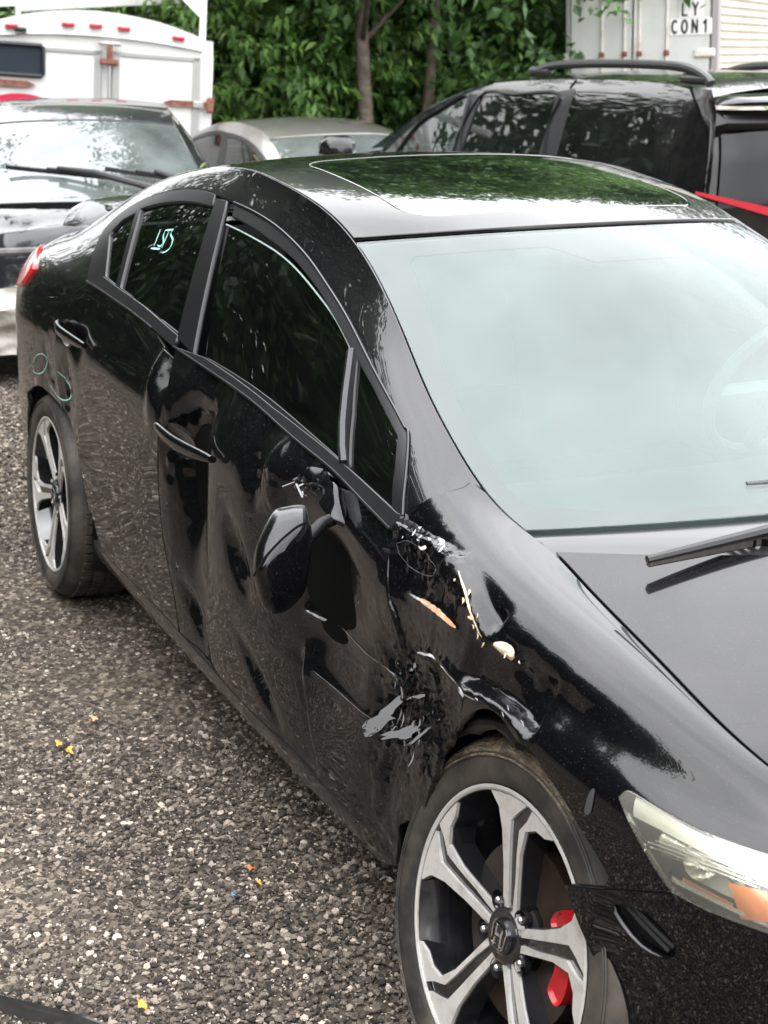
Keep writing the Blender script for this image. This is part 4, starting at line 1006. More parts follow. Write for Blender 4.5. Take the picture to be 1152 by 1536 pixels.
m = MB(); m.grid(lambda a, b: tuple(on_light(.437+.045*a+.025*b, 5.75+.25*a+1.25*(1-b)+.4*a, -.012+.004*math.sin(a*3.1))), 14, 8); m.build('turn_signal', AMB, head)
m = MB(); m.grid(lambda a, b: tuple(on_light(.36+.16*a, 5.62+.45*a+.16*b, -.010)), 20, 3); m.build('lower_chrome_strip', bowl, head)
m = MB(); m.grid(lambda a, b: tuple(on_light(.375+.075*a, 5.72+.2*a+.22*b, -.012)), 14, 3); m.build('side_marker', mat('dull_amber', (.62, .25, .12), .3), head)
for u_, v_, r_ in ((.392, 7.0, .026), (.455, 7.7, .022)):
    c_ = Vector(on_light(u_, v_, -.020)); n_ = Vector(S.normal(np.array([u_]), np.array([v_]))[0]); M_ = (-n_).to_track_quat('Y', 'Z').to_matrix().to_4x4(); M_.translation = c_
    MB().lathe([(r_, 0), (r_*.95, .006), (r_*.8, .014), (r_*.5, .021), (.003, .025)], 28, M_).build('reflector_bowl', mat('bright_bowl', (.85, .84, .80), .08, 1.0), head)
    M2 = M_.copy(); M2.translation = c_; MB().lathe([(.0, -.001), (.004, .0), (.0058, .005), (.0058, .02), (0, .022)], 14, M2).build('bulb', mat('bulb_glass', (.6, .55, .45), .1, .3), head)
for k in range(4):
    MB().tube([tuple(on_light(.30+.012*k+.17*i/10, 6.0+.30*k+1.6*i/10, -.014)) for i in range(11)], .0012, 5).build('lens_rib', bowl, head)
# ---- cowl, wipers
m = MB()
def cowl(a, b):
    t = -1+2*a; u = np.array([-.29]); g = WIND.at(u, np.array([t]))[0]; h = HOOD.at(np.array([-.207]), np.array([t*.992]))[0]
    q = g+(h-g)*b; q[2] += -.010+.012*math.sin(b*3.1)-.012*b; return tuple(q)
m.grid(cowl, 60, 6); cw = m.build('cowl_panel', COWLM, car)
m = MB()
for i in range(9):
    t = -.615+i*.03; g = WIND.at(np.array([-.29]), np.array([t]))[0]; h = HOOD.at(np.array([-.207]), np.array([t]))[0]; c = g+(h-g)*.72
    m.box(tuple(c+np.array([0, 0, .006])), (.035, .007, .012), Matrix.Rotation(R(25), 4, 'Z'))
m.build('cowl_grille_slot', DARK, cw)
def wiper(tip, root, lift, nm='wiper', blade=.55, parent=car):
    T_, R_ = Vector(tip), Vector(root); d = (R_-T_).normalized()
    w = MB().tube([T_+Vector((0, 0, lift)), T_*.6+R_*.4+Vector((0, 0, lift+.012)), R_*.9+T_*.1+Vector((0, 0, lift+.016)), R_+Vector((0, 0, lift))], [.007, .010, .012, .016], 8).build(nm, PLASTIC, parent)
    m = MB(); M_ = d.to_track_quat('X', 'Z').to_matrix().to_4x4(); L_ = (R_-T_).length*blade
    m.box(T_+d*L_*.5+Vector((0, 0, lift-.004)), (L_, .010, .018), M_, .003); m.build('wiper_blade', RUBBER, w)
    m = MB(); m.box(T_+d*L_*.5+Vector((0, 0, lift+.008)), (.07, .016, .016), M_, .004); m.build('blade_clip', PLASTIC, w)
    return w
wiper((-.060, -.572, .886), (.005, .0, .926), .008, blade=.9)
wiper((-.195, -.262, .932), (-.02, .42, .925), .012, blade=.85)
# ---- cabin
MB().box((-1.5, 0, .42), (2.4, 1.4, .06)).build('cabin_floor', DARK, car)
m = MB(); m.grid(lambda a, b: (-.33-.42*b+.16*(1-(2*a-1)**2), -.61+1.22*a, .822+.03*(1-(2*a-1)**2)+.045*math.sin(b*2.6)-.02*b), 30, 12); m.build('dashboard', DASHM, car)
m = MB(); m.grid(lambda a, b: (-.73-.05*b, -.61+1.22*a, .82-.40*b), 10, 5); m.build('dashboard_front', DASHM, car)
def seat(y, x):
    m = MB(); m.box((x, y, .55), (.52, .50, .16), None, .05); M_ = Matrix.Rotation(R(-18), 4, 'Y')
    m.box((x-.32, y, .86), (.14, .50, .62), M_, .06); s_ = m.build('seat', CARBON, car, auto=50)
    MB().box((x-.43, y, 1.20), (.10, .26, .17), M_, .04).build('headrest', CARBON, s_, auto=50)
for y in (-.37, .37): seat(y, -1.25)
m = MB(); m.box((-2.05, 0, .55), (.5, 1.25, .16), None, .05); m.box((-2.38, 0, .85), (.14, 1.25, .62), Matrix.Rotation(R(-22), 4, 'Y'), .06); m.build('rear_seat', CARBON, car, auto=50)
m = MB(); sc = Vector((-.84, .37, .93)); tl = Matrix.Rotation(R(-65), 3, 'Y')
m.tube([sc+tl @ Vector((.185*math.cos(a), .185*math.sin(a), 0)) for a in [2*math.pi*i/40 for i in range(40)]], .016, 8, closed=True); m.tube([sc+tl @ Vector((0, -.18, 0)), sc+tl @ Vector((0, .18, 0))], .02, 6); m.tube([sc, sc+tl @ Vector((-.18, 0, 0))], .02, 6)
m.build('steering_wheel', mat('steering_leather', (.16, .17, .17), .35), car)
MB().box((-1.02, 0, 1.235), (.03, .24, .06), None, .012).build('rear_view_mirror', PLASTIC, car)
# ---- tail light
panel('tail_light', S, [(-3.05, 8.1), (-3.0, 8.9), (-3.25, 10.2), (-3.47, 10.0), (-3.47, 7.6), (-3.3, 7.5)], [], mat('red_tail_lens', (.5, .01, .015), .15, 0, .6, 1), car, .04, off=.012, rim=.02)
# ================================================================ ground
def gz(x, y):
    s = -(x-1.78)*.888+(y+2)*.459
    return -.055*max(0.0, s-6.2)*min(1.0, max(0.0, s-6.2)/2.0) if s < 8.2 else -.055*(s-6.2) if s < 16 else -.055*9.8
def ground_mat():
    m = bpy.data.materials.new('crushed_gravel'); m.use_nodes = True; T = m.node_tree; b = T.nodes['Principled BSDF']
    tcn = T.nodes.new('ShaderNodeTexCoord'); b.inputs['Roughness'].default_value = .9; b.inputs['Specular IOR Level'].default_value = .12
    vo = T.nodes.new('ShaderNodeTexVoronoi'); vo.inputs['Scale'].default_value = 75; vo.inputs['Randomness'].default_value = 1
    T.links.new(tcn.outputs['Object'], vo.inputs['Vector'])
    sp = T.nodes.new('ShaderNodeSeparateColor'); T.links.new(vo.outputs['Color'], sp.inputs['Color'])
    r = T.nodes.new('ShaderNodeValToRGB'); e = r.color_ramp.elements
    e[0].position = 0; e[0].color = (0.033, 0.028, 0.023, 1); e[1].position = 1; e[1].color = (0.247, 0.206, 0.165, 1)
    for p_, c_ in ((.4, (0.070, 0.057, 0.045)), (.72, (0.111, 0.091, 0.072)), (.9, (0.181, 0.150, 0.120))): q = e.new(p_); q.color = (*c_, 1)
    T.links.new(sp.outputs['Red'], r.inputs['Fac'])
    n = T.nodes.new('ShaderNodeTexNoise'); n.inputs['Scale'].default_value = 1.1; n.inputs['Detail'].default_value = 6; T.links.new(tcn.outputs['Object'], n.inputs['Vector'])
    mr = T.nodes.new('ShaderNodeMapRange'); mr.inputs['From Min'].default_value = .3; mr.inputs['From Max'].default_value = .7; mr.inputs['To Min'].default_value = .65; mr.inputs['To Max'].default_value = 1.15
    T.links.new(n.outputs['Fac'], mr.inputs['Value'])
    mu = T.nodes.new('ShaderNodeMix'); mu.data_type = 'RGBA'; mu.blend_type = 'MULTIPLY'; mu.inputs['Factor'].default_value = 1
    T.links.new(r.outputs['Color'], mu.inputs['A']); T.links.new(mr.outputs['Result'], mu.inputs['B']); T.links.new(mu.outputs['Result'], b.inputs['Base Color'])
    bp = T.nodes.new('ShaderNodeBump'); bp.inputs['Strength'].default_value = .9; bp.inputs['Distance'].default_value = .012
    T.links.new(sp.outputs['Green'], bp.inputs['Height']); T.links.new(bp.outputs['Normal'], b.inputs['Normal'])
    return m
GM = ground_mat()
xs = sorted(set([-400, -200, -90, -50, -30] + [-24+.75*i for i in range(48)] + [14, 20, 40, 90, 200, 400])); ys = sorted(set([-400, -200, -90, -50, -30, -20] + [-14+.75*i for i in range(48)] + [24, 30, 40, 90, 200, 400]))
rg_ = random.Random(2)
vs = [(x, y, gz(x, y)+(.012*math.sin(x*1.7+y*.9)*math.sin(y*1.3-.4) if abs(y+1.6) < 12 else 0)-.004) for x in xs for y in ys]
ny = len(ys); fs = [(i*ny+j, (i+1)*ny+j, (i+1)*ny+j+1, i*ny+j+1) for i in range(len(xs)-1) for j in range(ny-1)]
g = mk('ground', vs, fs, GM); g['kind'] = 'structure'
# loose stones lying on it
def stone_mat():
    m = bpy.data.materials.new('gravel_stone'); m.use_nodes = True; T = m.node_tree; b = T.nodes['Principled BSDF']
    b.inputs['Roughness'].default_value = .9; b.inputs['Specular IOR Level'].default_value = .15
    oi = T.nodes.new('ShaderNodeObjectInfo'); r = T.nodes.new('ShaderNodeValToRGB'); e = r.color_ramp.elements; r.color_ramp.interpolation = 'LINEAR'
    e[0].position = 0; e[0].color = (0.025, 0.022, 0.020, 1); e[1].position = 1; e[1].color = (0.461, 0.388, 0.316, 1)
    for p_, c_ in ((.30, (0.051, 0.042, 0.035)), (.55, (0.091, 0.074, 0.059)), (.74, (0.136, 0.111, 0.088)), (.86, (0.206, 0.169, 0.135)), (.94, (0.297, 0.246, 0.199))): q = e.new(p_); q.color = (*c_, 1)
    tcn = T.nodes.new('ShaderNodeTexCoord'); n = T.nodes.new('ShaderNodeTexNoise'); n.inputs['Scale'].default_value = 90; n.inputs['Detail'].default_value = 4
    T.links.new(tcn.outputs['Object'], n.inputs['Vector'])
    mu = T.nodes.new('ShaderNodeMix'); mu.data_type = 'RGBA'; mu.blend_type = 'MULTIPLY'; mu.inputs['Factor'].default_value = .5
    T.links.new(oi.outputs['Random'], r.inputs['Fac']); T.links.new(r.outputs['Color'], mu.inputs['A']); T.links.new(n.outputs['Fac'], mu.inputs['B'])
    hs_ = T.nodes.new('ShaderNodeHueSaturation'); hs_.inputs['Value'].default_value = 1.42; hs_.inputs['Saturation'].default_value = .88; T.links.new(mu.outputs['Result'], hs_.inputs['Color'])
    T.links.new(hs_.outputs['Color'], b.inputs['Base Color'])
    return m
SM = stone_mat()
def gravel(name, x0, x1, y0, y1, dens, smin, smax, seed):
    nx_, ny_ = 40, 16
    vs = [(x0+(x1-x0)*i/nx_, y0+(y1-y0)*j/ny_, 0) for i in range(nx_+1) for j in range(ny_+1)]
    vs = [(x, y, gz(x, y)+.012*math.sin(x*1.7+y*.9)*math.sin(y*1.3-.4)-.003) for x, y, _ in vs]
    fs = [(i*(ny_+1)+j, (i+1)*(ny_+1)+j, (i+1)*(ny_+1)+j+1, i*(ny_+1)+j+1) for i in range(nx_) for j in range(ny_)]
    o = mk(name, vs, fs, SM)
    ng = bpy.data.node_groups.new(name, 'GeometryNodeTree'); ng.interface.new_socket('Geometry', in_out='INPUT', socket_type='NodeSocketGeometry'); ng.interface.new_socket('Geometry', in_out='OUTPUT', socket_type='NodeSocketGeometry')
    N = ng.nodes.new; K = ng.links.new
    gi = N('NodeGroupInput'); go = N('NodeGroupOutput'); dp = N('GeometryNodeDistributePointsOnFaces'); dp.inputs['Density'].default_value = dens; dp.inputs['Seed'].default_value = seed
    K(gi.outputs[0], dp.inputs['Mesh'])
    jn = N('GeometryNodeJoinGeometry')
    for v in range(5):
        ic = N('GeometryNodeMeshIcoSphere'); ic.inputs['Radius'].default_value = 1; ic.inputs['Subdivisions'].default_value = 1 if v < 3 else 2
        sp = N('GeometryNodeSetPosition'); nz = N('ShaderNodeTexNoise'); nz.inputs['Scale'].default_value = .9+.25*v; nz.inputs['Detail'].default_value = 1
        ps = N('GeometryNodeInputPosition'); ad = N('ShaderNodeVectorMath'); ad.operation = 'ADD'; ad.inputs[1].default_value = (v*7.3, v*3.1, 0); K(ps.outputs[0], ad.inputs[0]); K(ad.outputs[0], nz.inputs['Vector'])
        sb = N('ShaderNodeVectorMath'); sb.operation = 'SUBTRACT'; sb.inputs[1].default_value = (.5, .5, .5); K(nz.outputs['Color'], sb.inputs[0])
        sc_ = N('ShaderNodeVectorMath'); sc_.operation = 'SCALE'; sc_.inputs['Scale'].default_value = 1.7; K(sb.outputs[0], sc_.inputs[0])
        K(ic.outputs['Mesh'], sp.inputs['Geometry']); K(sc_.outputs[0], sp.inputs['Offset'])
        tr = N('GeometryNodeTransform'); tr.inputs['Scale'].default_value = ((1.1, .8, .6), (1, .9, .75), (1.3, .75, .5), (.9, 1, .8), (1.2, 1, .45))[v]; K(sp.outputs[0], tr.inputs['Geometry'])
        sm = N('GeometryNodeSetMaterial'); sm.inputs['Material'].default_value = SM; K(tr.outputs[0], sm.inputs['Geometry'])
        g2 = N('GeometryNodeGeometryToInstance'); K(sm.outputs[0], g2.inputs[0]); K(g2.outputs[0], jn.inputs[0])
    ip = N('GeometryNodeInstanceOnPoints'); ip.inputs['Pick Instance'].default_value = True; K(dp.outputs['Points'], ip.inputs['Points']); K(jn.outputs[0], ip.inputs['Instance'])
    rr = N('FunctionNodeRandomValue'); rr.data_type = 'FLOAT_VECTOR'; rr.inputs[0].default_value = (-.5, -.5, 0); rr.inputs[1].default_value = (.5, .5, 6.28); K(rr.outputs[0], ip.inputs['Rotation'])
    rs = N('FunctionNodeRandomValue'); rs.data_type = 'FLOAT'; rs.inputs[2].default_value = 0; rs.inputs[3].default_value = 1; rs.inputs['Seed'].default_value = seed+5
    pw = N('ShaderNodeMath'); pw.operation = 'POWER'; pw.inputs[1].default_value = 4.0; K(rs.outputs[1], pw.inputs[0])
    mr = N('ShaderNodeMapRange'); mr.inputs['To Min'].default_value = smin; mr.inputs['To Max'].default_value = smax; K(pw.outputs[0], mr.inputs['Value']); K(mr.outputs[0], ip.inputs['Scale'])
    j2 = N('GeometryNodeJoinGeometry'); K(ip.outputs[0], j2.inputs[0]); K(j2.outputs[0], go.inputs[0])
    md = o.modifiers.new('scatter', 'NODES'); md.node_group = ng
    return o
gv = gravel('gravel', -3.6, .8, -2.0, -.15, 19000, .0022, .0086, 3); tag(gv, 'loose fine grey and tan crushed gravel beside the black sedan', 'gravel', kind='stuff')
gv = gravel('gravel', -8.0, -3.6, -3.4, .3, 6500, .0034, .0105, 4); tag(gv, 'loose crushed gravel further back towards the wrecked dark sedan', 'gravel', kind='stuff')
gv = gravel('gravel', -3.6, .8, -3.8, -2.0, 6500, .0034, .0105, 6); tag(gv, 'loose crushed gravel left of the picture, mirrored in the doors', 'gravel', kind='stuff')
# ================================================================ generic sedan used for the two cars behind
def place(name, loc, heading, tilt=(0, 0)):
    return empty(name, loc, (tilt[0], tilt[1], heading))
def sedan_side(root, pt, mirror, glassm, trim, poly=None):
    o = panel('body_side', S, poly or left_body, [dlo_hole], pt, root, .06, mirror=mirror)
    panel('side_window_frame', S, dlo_hole, [fg, fq, rg, rq], trim, root, .06, gap=.001, mirror=mirror)
    for nm, q in (('front_door_window', fg), ('front_quarter_window', fq), ('rear_door_window', rg), ('rear_quarter_window', rq)): panel(nm, S, q, [], glassm, root, .08, off=-.006, gap=-.006, rim=0, mirror=mirror)
    return o
WSG2 = glass('windscreen_glass_far', (.12, .15, .14), 1.65, .14, (.6, .68, .66), (.95, 1, .99))  # its pale film paints an even brightness onto these windscreens
# ---- dark sedan with the smashed nose, behind on the left
DK = paint('dark_grey_paint', (.016, .017, .022), amount=.04, metal=0, coat_ior=1.5)
lc = place('wrecked_sedan', (-6.18, .36, -.11), R(-14)); tag(lc, 'dark sedan with crushed hood and missing front bumper, parked facing the camera', 'car')
lc_side = [(.14, 6.6), (.22, 8.2), (.12, 9.6), (.20, 11.4), (.10, 12.8)] + vrow(.06, -3.48, 14.0, 50) + [(-3.49, v) for v in (11, 7, 3)] + [(-3.48, .3), (-3.02, .3)] + ra_back + rar[1:] + [(-2.24, 1.0), (-2.22, .3)] + vrow(-2.2, -.4, .3, 16) + arcp(0, .315, .36, 205, 68, 12)
sedan_side(lc, DK, False, SIDEG, TRIM, lc_side); sedan_side(lc, DK, True, SIDEG, TRIM, lc_side)
top_panel('roof', ROOF, -1.228, -2.355, mat_=DK, parent=lc, step=.05)
w_ = top_panel('windshield', WIND, -.29, -1.212, mat_=WSG2, parent=lc, step=.05, rim=.005)
panel('frit_border', WIND, ed+[(-1.21, -1+2*i/20) for i in range(1, 20)]+[(-1.21+.92*i/20, 1.0) for i in range(21)]+[(-.29, 1-2*i/20) for i in range(1, 20)], [cl], FRIT, w_, .05, off=-.005, rim=0)
top_panel('rear_windshield', RGLS, -2.372, -2.965, mat_=SIDEG, parent=lc, step=.08)
top_panel('trunk_lid', TRNK, -2.985, -3.485, mat_=DK, parent=lc, step=.08)
class Crush(Top):
    def at(s, u, t):
        p = Top.at(s, u, t); P_ = np.stack([u, np.asarray(t, float)*.7], 1)
        k = sstep(-.25, .35, u)
        p[:, 2] += k*(.045*np.sin(u*13+t*2.2)+.022*ridged(P_, 2.6, 5, 2)-.02) + .0035*ridged(P_, 5, 9, 2) - .16*sstep(.1, .5, u)
        p[:, 0] -= .35*sstep(.05, .8, u)*(.9+.3*t)
        return p
ch = Crush(HOOD.edge, HOOD.u0, HOOD.u1, HOOD.bow, HOOD.crown, 2.0, 2.3, .67)
top_panel('crumpled_hood', ch, -.212, .72, mat_=DK, parent=lc, step=.022)
m = MB(); m.grid(lambda a, b: (-.24+.06*b+.30*(1-(2*a-1)**2), -.64+1.28*a, .868+.02*(1-(2*a-1)**2)), 24, 3); m.build('cowl_panel', COWLM, lc)
m = MB(); m.grid(lambda a, b: (-.33-.42*b+.16*(1-(2*a-1)**2), -.61+1.22*a, .825+.03*(1-(2*a-1)**2)+.04*math.sin(b*2.6)-.02*b), 20, 8); m.build('dashboard', DASHM, lc)
MB().box((-1.0, .30, 1.20), (.03, .20, .07), None, .02).build('rear_view_mirror', PLASTIC, lc)
MB().box((-.95, -.05, 1.195), (.004, .42, .10), Matrix.Rotation(R(-55), 4, 'Y')).build('paper_sheet', mat('white_paper', (.8, .8, .8), .7), lc)
for y in (-.37, .37):
    m = MB(); m.box((-1.57, y, .86), (.14, .50, .62), Matrix.Rotation(R(-18), 4, 'Y'), .06); m.box((-1.68, y, 1.2), (.1, .26, .17), None, .04); m.build('seat', CARBON, lc, auto=50)
def big_wiper(pts, blade, parent):
    w = MB().tube(pts, [.014]+[.019]*(len(pts)-2)+[.024], 8).build('wiper', PLASTIC, parent)
    a, b = Vector(blade[0]), Vector(blade[1]); d = b-a
    MB().box((a+b)/2, (d.length, .012, .026), d.to_track_quat('X', 'Z').to_matrix().to_4x4(), .004).build('wiper_blade', PLASTIC, w)
    MB().box((a+b)/2+Vector((0, 0, .012)), (.12, .022, .022), d.to_track_quat('X', 'Z').to_matrix().to_4x4(), .005).build('blade_clip', PLASTIC, w)
wsp = lambda u, t, h: Vector(WIND.at(np.array([u]), np.array([t]))[0])+Vector((.3, 0, .95)).normalized()*h
big_wiper([wsp(-.60, -.30, .05), wsp(-.52, .0, .06), wsp(-.40, .34, .05), wsp(-.30, .66, .03)], (wsp(-.66, -.75, .04), wsp(-.50, .12, .04)), lc)
big_wiper([wsp(-.55, .52, .06), wsp(-.45, .70, .06), wsp(-.32, .84, .04)], (wsp(-.60, .10, .045), wsp(-.47, .78, .045)), lc)
# smashed nose: engine bay, radiator support, crash bar, dangling bumper cover
MB().box((-.05, 0, .55), (.7, 1.25, .36), None, .04).build('engine_bay', DARK, lc)
ENG = mat('grimy_engine_metal', (.06, .06, .062), .5, .4, noise=(12, (.14, .135, .13), .4, .7))
rn = random.Random(8)
for i in range(16):
    MB().box((rn.uniform(.26, .42), rn.uniform(-.55, .6), rn.uniform(.5, .72)), (rn.uniform(.04, .14), rn.uniform(.05, .2), rn.uniform(.04, .13)), Matrix.Rotation(rn.uniform(-.5, .5), 4, 'X'), .012).build('engine_part', ENG, lc)
for z_ in (.40, .74):
    MB().tube([(.42, -.70, z_-.02), (.50, -.3, z_), (.47, .25, z_+.015), (.38, .72, z_-.03)], .022, 8).build('radiator_support', ENG, lc)
for k in range(5):
    MB().tube([(.36+.02*k, -.6+.28*k, .76), (.44, -.55+.28*k, .62), (.40, -.62+.29*k, .46), (.46, -.5+.27*k, .40)], .009, 6).build('loose_cable', PLASTIC, lc)
PALE = mat('pale_unpainted_bumper', (.34, .31, .27), .65, noise=(9, (.56, .53, .49), .38, .68), bump=(14, .6, .03))
m = MB()
def bc(a, b):
    t = 2*a-1; return (.60-.20*t*t+.03*math.sin(a*17)+.04*math.sin(b*3.1)+.035*math.sin(b*9+a*9)+.018*math.sin(b*23-a*14), .84*t, .20+.33*b+.035*math.sin(a*11)+.012*math.sin(a*31))
m.grid(bc, 60, 14); m.build('bumper_cover', PALE, lc, auto=80)
MB().box((.56, .70, .47), (.08, .13, .14), Matrix.Rotation(R(12), 4, 'X'), .02).build('fog_light', PLASTIC, lc)
for k in range(3): MB().box((.605, .70, .435+.035*k), (.012, .11, .008), Matrix.Rotation(R(12), 4, 'X')).build('fog_light_bar', mat('grey_bar', (.25, .25, .25), .4), lc)
for x_ in (0, -2.67):
    for y_ in (-.865, .865):
        wq = copy_tree(w0, lc); wq.location = (x_, y_, .315); wq.rotation_euler = (0, .4, 0 if y_ < 0 else math.pi); wq.pop('label', None)
# ---- beige sedan further back
BG = paint('champagne_paint', (.22, .215, .195), amount=.08, metal=.55, coat_ior=1.5)
bc_ = place('beige_sedan', (-7.1, 2.84, -.25), R(2), (0, R(-1.5))); tag(bc_, 'champagne beige sedan half hidden behind the black car, in front of the trees', 'car')
sedan_side(bc_, BG, False, SIDEG, TRIM); sedan_side(bc_, BG, True, SIDEG, TRIM)
top_panel('roof', ROOF, -1.228, -2.355, mat_=BG, parent=bc_, step=.06); top_panel('windshield', WIND, -.29, -1.212, mat_=WSG2, parent=bc_, step=.06, rim=.005)
top_panel('rear_windshield', RGLS, -2.372, -2.965, mat_=SIDEG, parent=bc_, step=.08); top_panel('trunk_lid', TRNK, -2.985, -3.485, mat_=BG, parent=bc_, step=.08); top_panel('hood', HOOD, -.212, .795, mat_=BG, parent=bc_, step=.06)
m = MB(); m.grid(lambda a, b: (-.24+.06*b+.30*(1-(2*a-1)**2), -.64+1.28*a, .868+.02*(1-(2*a-1)**2)), 24, 3); m.build('cowl_panel', COWLM, bc_)
MB().box((-.50, -.98, .985), (.13, .22, .14), None, .05).build('side_mirror', mat('pale_mirror_cap', (.62, .60, .56), .3, .2, .5, .6), bc_, auto=60)
cp = MB().box((-1.5, 0, .5), (2.4, 1.35, .3), None, .05).build('cabin_floor', DARK, bc_)
# ================================================================ black minivan on the right
VB = paint('minivan_black_paint', (.004, .004, .005), amount=.03, coat_ior=1.5)
VX = -5.4; VY = 3.55
van = empty('black_minivan', (VX, VY, -.20)); tag(van, 'black minivan with roof rails, rear hatch turned towards the camera', 'minivan')
OFF = Vector((VX, VY, -.20))
class VanSide:
    def at(s, u, v):
        u = np.asarray(u, float); v = np.asarray(v, float)
        y = 2.54+.34*np.maximum(0, v-.72)**1.0+.05*np.maximum(0, (v-1.36)/.12)**2*.6+.06*np.exp((u+4.02)/.10)*0
        y = y+.10*np.clip((u+4.30)/.30, 0, 1)**2+.10*np.clip((-6.6-u)/1.2, 0, 1)**2+.05*np.clip((.55-v)/.5, 0, 1)**2
        return np.stack([u-VX, y-VY, v+.20], 1)
    def normal(s, u, v):
        e = .004; n = np.cross(s.at(u+e, v)-s.at(u-e, v), s.at(u, v+e)-s.at(u, v-e)); n /= np.linalg.norm(n, axis=1)[:, None]; n[n[:, 1] > 0] *= -1; return n
    def arc(s, v): return np.asarray(v, float)
    def inv(s, a): return np.asarray(a, float)
VS = VanSide()
vw1 = [(-7.06, .93), (-7.08, .998), (-6.93, 1.152), (-6.7, 1.253), (-6.4, 1.349), (-6.35, 1.134), (-6.33, .90)]
vw2 = [(-6.28, 1.346), (-5.9, 1.378), (-5.45, 1.398), (-5.45, 1.224), (-5.43, .92), (-6.31, .90)]
vw3 = [(-5.33, 1.417), (-4.89, 1.42), (-4.6, 1.402), (-4.49, 1.247), (-4.40, 1.06), (-4.42, 1.02), (-4.52, .97), (-5.28, .92)]
vbody = [(-7.41, .95), (-7.15, 1.127), (-6.87, 1.253), (-6.45, 1.382), (-6.17, 1.434), (-5.75, 1.463), (-5.35, 1.482), (-4.75, 1.488), (-4.37, 1.466), (-4.24, 1.385), (-4.14, 1.28), (-4.06, 1.104), (-4.02, .95), (-4.0, .5), (-4.02, .1), (-4.5, .06), (-4.55, .3), (-4.75, .48), (-5.0, .5), (-5.22, .4), (-5.3, .06), (-7.3, .06), (-7.4, .3), (-7.6, .46), (-7.85, .46), (-8.05, .3), (-8.1, .1), (-8.5, .15), (-8.55, .5), (-8.45, .68), (-8.0, .82), (-7.6, .90)]
panel('body_side', VS, catmull(vbody, 2, True), [vw1, vw2, vw3], VB, van, .07)
VG = glass('minivan_privacy_glass', (.06, .075, .07), 1.55, .01); VGF = glass('minivan_front_glass', (.40, .55, .50), 1.5, .03, (.4, .6, .55))
panel('front_door_window', VS, vw1, [], VGF, van, .1, off=-.006, gap=-.004, rim=0)
panel('sliding_door_window', VS, vw2, [], VG, van, .1, off=-.006, gap=-.004, rim=0)
panel('rear_side_window', VS, vw3, [], VG, van, .1, off=-.004, gap=-.004, rim=0)
def vbar(name, pts, r, mt, off=0.0):
    a = np.array(catmull(pts, 4)); p = VS.at(a[:, 0], a[:, 1])+VS.normal(a[:, 0], a[:, 1])*off; return MB().tube(p.tolist(), r, 8).build(name, mt, van)
panel('door_pillar_trim', VS, [(-6.41, 1.36), (-6.27, 1.36), (-6.30, .88), (-6.36, .88)], [], TRIM, van, .1, off=.003, gap=0)
panel('door_pillar_trim', VS, [(-5.46, 1.41), (-5.32, 1.43), (-5.27, .90), (-5.44, .90)], [], TRIM, van, .1, off=.003, gap=0)
vbar('door_seam', [(-5.36, 1.475), (-5.37, 1.43)], .006, DARK)
def frame(nm, poly):
    a = np.array(catmull(poly, 4, True)); p = VS.at(a[:, 0], a[:, 1])+VS.normal(a[:, 0], a[:, 1])*.002; return MB().tube(p.tolist(), .010, 6, closed=True).build(nm, TRIM, van)
for q in (vw1, vw2): frame('window_seal', q)
# roof with ribs, rails
m = MB()
def vroof(a, b):
    x = -6.2+2.0*a; x_ = x; z0_ = float(np.interp(x, [-6.45, -6.17, -5.35, -4.75, -4.37, -4.2], [1.382, 1.434, 1.482, 1.488, 1.466, 1.43])); y0 = float(VS.at(np.array([x]), np.array([z0_]))[0][1])+.006; t = 2*b-1
    return (x-VX, y0*-t if t > 0 else y0*-t, z0_+.20+.055*(1-abs(t)**2.4))
m.grid(vroof, 30, 24); m.build('roof', VB, van)
RAILM = mat('satin_roof_rail', (.055, .055, .057), .38, .4)
for sg in (1, -1):
    rp = [(-5.86, 1.497), (-5.78, 1.52), (-5.59, 1.548), (-5.15, 1.566), (-4.63, 1.570), (-4.42, 1.556), (-4.30, 1.52), (-4.26, 1.492)]
    y_ = 2.86-VY
    rl = MB().tube([(x-VX, y_*sg, z+.20) for x, z in catmull(rp, 5)], .024, 10).build('roof_rail', RAILM, van)
    for x in (-5.78, -4.38): MB().box((x-VX, y_*sg, 1.51+.20), (.22, .05, .05), None, .018).build('rail_foot', RAILM, rl)
# rear hatch
def hx(y, z): return -3.93-.10*max(0, (z-.95))*1.2-.22*max(0, z-1.15)**1.3-.10*((abs(y-VY)/.95)**6)
m = MB(); m.grid(lambda a, b: (hx(2.64+1.82*a, .45+.93*b)-VX, 2.64+.10*(b**2)+(1.82-.2*b**2)*a-VY, .45+.93*b+.2), 40, 40)
hatch = m.build('rear_hatch', VB, van)
m = MB(); m.grid(lambda a, b: (hx(2.72+1.66*a, .93+.34*b)+.012-VX, 2.72+.03*b+(1.66-.06*b)*a-VY, .93+.34*b+.2+.03*math.sin(a*math.pi)*b), 30, 12); m.build('rear_window', mat('dark_rear_glass', (.01, .011, .013), .05, 0, .35), hatch)
m = MB()
def spv(a, b):
    an = 2*math.pi*b; y = 2.74+1.62*a; k = math.sin(math.pi*min(1, max(0, a)))**.2
    return (-4.05+.20*math.cos(an)*k-VX, y-VY, 1.40+.035*math.sin(an)*k+.03*k+.2)
m.grid(spv, 30, 14); m.build('roof_spoiler', VB, hatch, auto=60)
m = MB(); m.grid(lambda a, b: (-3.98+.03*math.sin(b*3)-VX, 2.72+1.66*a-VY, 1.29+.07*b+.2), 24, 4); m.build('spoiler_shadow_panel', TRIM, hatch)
m = MB()
vbarp = [(-4.36, 1.47), (-4.24, 1.39), (-4.135, 1.28), (-4.07, 1.12), (-4.03, .97)]
vbar('hatch_seam', vbarp, .007, DARK, .001)
